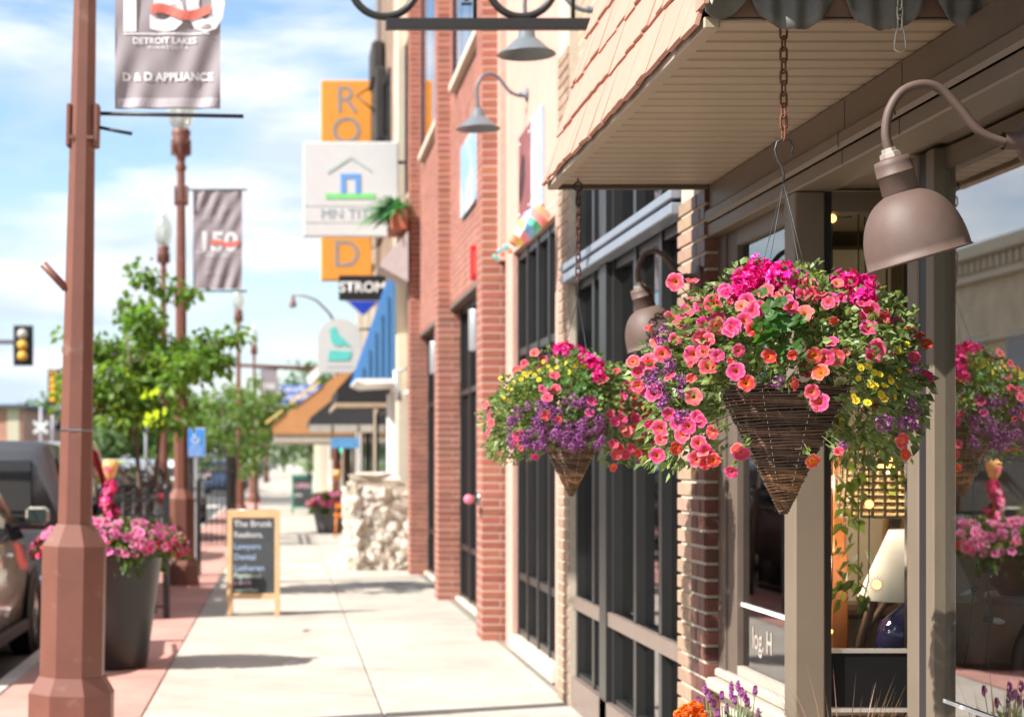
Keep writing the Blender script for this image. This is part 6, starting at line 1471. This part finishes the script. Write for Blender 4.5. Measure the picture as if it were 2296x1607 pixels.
MB().lathe([(0, 0), (.09, 0), (.10, .02), (.07, .05), (.135, .14), (.155, .22), (.14, .30), (.06, .37), (.03, .40), (.02, .46)], 24).build('base', mat('cobalt_glaze', (.012, .025, .16), rough=.08, coat=.8), tl)
MB().lathe([(.225, .395), (.105, .665), (.103, .665), (.222, .396)], 28).build('lamp_shade', mat('linen_shade', (.74, .74, .72), rough=.7), tl)
wp = thing('wooden_post', 'orange brown wooden post behind the facing glass panel', 'post', (2.24, 7.25, .66))
MB().bbox(-.035, .035, -.04, .04, 0, .56, .006).bbox(-.03, .03, -.035, .035, .56, 1.2, .01).build('post', mat('orange_wood', (.40, .13, .035), rough=.35, var=.2, scale=6, coat=.3), wp)
wk = thing('wicker_shade', 'woven straw hanging shade seen through the facing glass panel', 'lamp', (2.36, 7.0, 1.38))
ws_ = MB(); ws2 = MB()
for i in range(13): ws_.ring((0, 0, i * .026), .185 - .0025 * i, .0065, (1, 0, 0), (0, 1, 0), 36, 5)
for i in range(26):
    a = 2 * math.pi * i / 26; ws2.tube([(.19 * math.cos(a), .19 * math.sin(a), -.005), (.158 * math.cos(a), .158 * math.sin(a), .33)], .006, 5)
stuff(ws_.build('weave', mat('straw', (.46, .32, .15), rough=.6, var=.2, scale=30), wk)); ws2.build('ribs', MATS['straw'], wk)
MB().tube([(0, 0, .3), (0, 0, 1.2)], .004, 5).build('cord', BLACK, wk)
MB().sphere((0, 0, .2), .035, 10, 7).build('bulb', mat('warm_bulb', (1, .6, .2), rough=.3, emit=(1.0, .48, .12), estr=2.5), wk)  # glowing bulb added along with the fill light; the straw shade is not lit
pl_ = bpy.data.lights.new('room_fill_light', 'POINT'); pl_.energy = 2.2; pl_.color = (1, .88, .72); pl_.shadow_soft_size = .04  # fill light added inside the shade to brighten the shop room
plo = bpy.data.objects.new('room_fill_light', pl_); COL.objects.link(plo); plo.parent = wk; plo.location = (0, 0, .13)
rb_ = thing('rocking_frame', 'dark bentwood frame leaning beside the table lamp', 'chair', (2.3, 7.1, .66))
MB().tube([(-.05, 0, .02), (0, 0, .25), (.06, 0, .45), (.16, 0, .62), (.2, 0, .66)], .02, 8).tube([(.0, .1, .02), (.02, .1, .22), (.12, .1, .36), (.3, .1, .42)], .016, 8).tube([(-.05, 0, .02), (.0, .1, .02)], .014, 6).build('frame', RATD, rb_)
hp = thing('hanging_plant', 'trailing green plant around the straw shade', 'plant', (2.3, 6.85, 1.0))
fl = MB(); pos = []; dirs = []; random.seed(77)
for i in range(260):
    t = random.random(); a = random.uniform(0, 6.28); pos.append(Vector((random.choice((-.16, -.1, .02, .1, .14)) + random.gauss(0, .025), random.gauss(0, .03), .05 + .75 * t))); dirs.append(Vector((math.cos(a), math.sin(a), -.8)))
pos = [p for p in pos if p.x < -.05 or p.z > .5]; dirs = dirs[:len(pos)]; leafs(fl, pos, dirs, .06, .1, .6); fl.tube([(-.1, 0, .1), (-.1, 0, 1.55)], .003, 4).tube([(.1, 0, .1), (.05, 0, 1.55)], .003, 4); stuff(fl.build('leaves', leafmat('vine_leaf', (.13, .17, .05), island=.4), hp))
WARM = mat('warm_bulb', (1, .6, .2), rough=.3, emit=(1.0, .48, .12), estr=2.5); CORDG = mat('green_cord', (.01, .10, .07), rough=.5)
sl_ = thing('string_lights', 'lit string of sunburst bulbs hanging inside the facing glass panel', 'string lights', (2.15, 6.62, .7))
bp_ = [onto(1949, 1130, 6.6), onto(1966, 1310, 6.6), onto(1862, 1415, 6.6), onto(1866, 490, 6.6)]
o0 = Vector(sl_.location)
MB().tube([Vector((-.05, 0, 1.8)), bp_[3] - o0, Vector((-.12, 0, 1.2)), bp_[2] - o0 + Vector((.01, .01, .2)), bp_[2] - o0], .0025, 5).tube([Vector((.0, 0, 1.8)), Vector((.005, .0, 1.2)), bp_[0] - o0, bp_[1] - o0 + Vector((-.03, 0, .02)), Vector((-.02, 0, .32)), Vector((-.04, 0, .22)), Vector((-.05, 0, .1))], .0025, 5).build('cord', CORDG, sl_)
def sunburst(o, p, r=.020):
    b = MB().sphere(p, r * .8, 10, 7).build('bulb', WARM, o)
    m = MB()
    for k in range(14):
        a = 2 * math.pi * k / 14; c, s = math.cos(a), math.sin(a); c2_, s2_ = math.cos(a + .2), math.sin(a + .2)
        m.add([p + Vector((c * r * .9, .004, s * r * .9)), p + Vector((c2_ * r * .9, .004, s2_ * r * .9)), p + Vector((math.cos(a + .1) * r * 1.75, .008, math.sin(a + .1) * r * 1.75))], [(0, 1, 2)])
    m.build('rays', mat('amber_rays', (.5, .22, .04), rough=.5), b)
for p in bp_: sunburst(sl_, p - o0, .02 if p is not bp_[2] else .012)
sl2 = thing('string_lights', 'two lit bulbs of the string behind the far display window', 'string lights', (2.0, 7.3, .7)); o0 = Vector(sl2.location)
q1, q2 = onto(1737, 1310, 7.3), onto(1722, 1138, 7.3)
MB().tube([Vector((-.06, 0, 1.8)), q2 - o0, Vector((-.02, 0, .6)), q1 - o0], .0025, 5).build('cord', CORDG, sl2); sunburst(sl2, q1 - o0, .014); sunburst(sl2, q2 - o0, .014)
for q in (q1, q2):
    pl_ = bpy.data.lights.new('string_bulb_light', 'POINT'); pl_.energy = 3.5; pl_.color = (1, .8, .58); pl_.shadow_soft_size = .03
    plo = bpy.data.objects.new('string_bulb_light', pl_); COL.objects.link(plo); plo.parent = sl2; plo.location = q - o0 + Vector((.08, -.12, .1))
c9 = thing('bulb_string', 'unlit white cone bulbs on a green cord inside the nearest window', 'string lights', (2.16, 5.6, .8)); o0 = Vector(c9.location)
Yb = 5.6
ptsb = [onto(2190, 1040, Yb), onto(2180, 1130, Yb), onto(2192, 1250, Yb), onto(2182, 1330, Yb), onto(2175, 1420, Yb), onto(2160, 1500, Yb)]
ptsc = [onto(2222, 1250, Yb), onto(2215, 1310, Yb), onto(2222, 1380, Yb), onto(2214, 1450, Yb), onto(2204, 1540, Yb)]
MB().tube([p - o0 for p in ptsb], .0028, 5).tube([p - o0 for p in ptsc], .0028, 5).build('cord', CORDG, c9)
for (a, b, ang) in ((2157, 1158, 100), (2172, 1325, 110), (2228, 1390, -100)):
    p = onto(a, b, Yb) - o0; T = Matrix.Translation(p) @ Matrix.Rotation(R(-ang), 4, 'Y')
    MB().lathe([(.009, -.005), (.012, .006), (.011, .018), (.005, .034), (0, .038)], 10, T).build('bulb', WHITE, c9)
    MB().lathe([(0, -.03), (.009, -.03), (.0095, -.005), (0, -.005)], 8, T).build('socket', CORDG, c9)
tb_ = thing('display_table', 'small white topped table inside the nearest window', 'table', (2.72, 6.2, .40))
MB().lathe([(0, .70), (.27, .70), (.275, .715), (.27, .73), (0, .73)], 28).build('table_top', WHITE, tb_)
MB().tube([(0, 0, 0), (0, 0, .7)], .03, 10).build('leg', RATD, tb_); MB().lathe([(0, 0), (.18, 0), (.18, .02), (.04, .04)], 18).build('base', RATD, tb_)
bw = MB().lathe([(0, 0), (.07, 0), (.1, .03), (.14, .10), (.15, .13), (.14, .13), (.09, .04), (0, .02)], 24).build('wooden_bowl', RAT, None, (2.56, 6.2, 1.131)); tag(bw, 'shallow wooden bowl on the small white table', 'bowl')
dc = thing('bentwood_chair', 'dark bentwood chair at the right edge of the nearest window', 'chair', (2.27, 5.56, .40))
MB().tube([(0, 0, 0), (-.03, 0, .3), (.02, 0, .62), (.1, 0, .78), (.22, 0, .84), (.34, 0, .78), (.40, 0, .5), (.40, 0, 0)], .022, 8).build('back', RATD, dc)
MB().bbox(0, .4, -.4, .0, .38, .42, .02).build('seat', RATD, dc)
for lx in (.03, .37): MB().tube([(lx, -.36, .38), (lx, -.38, 0)], .018, 8).build('leg', RATD, dc)

# a curled dry leaf on the pavement
dl = MB(); dl.add([(-.05, 0, .004), (-.015, -.025, .012), (.05, 0, .018), (-.01, .028, .02), (0, 0, .005)], [(0, 1, 4), (1, 2, 4), (2, 3, 4), (3, 0, 4)])
tag(dl.build('dry_leaf', mat('dry_leaf', (.20, .12, .07), rough=.9), None, tuple(at(687, 1415, 16.6).xy) + (.0,)), 'small curled brown leaf lying on the pale pavement', 'leaf')
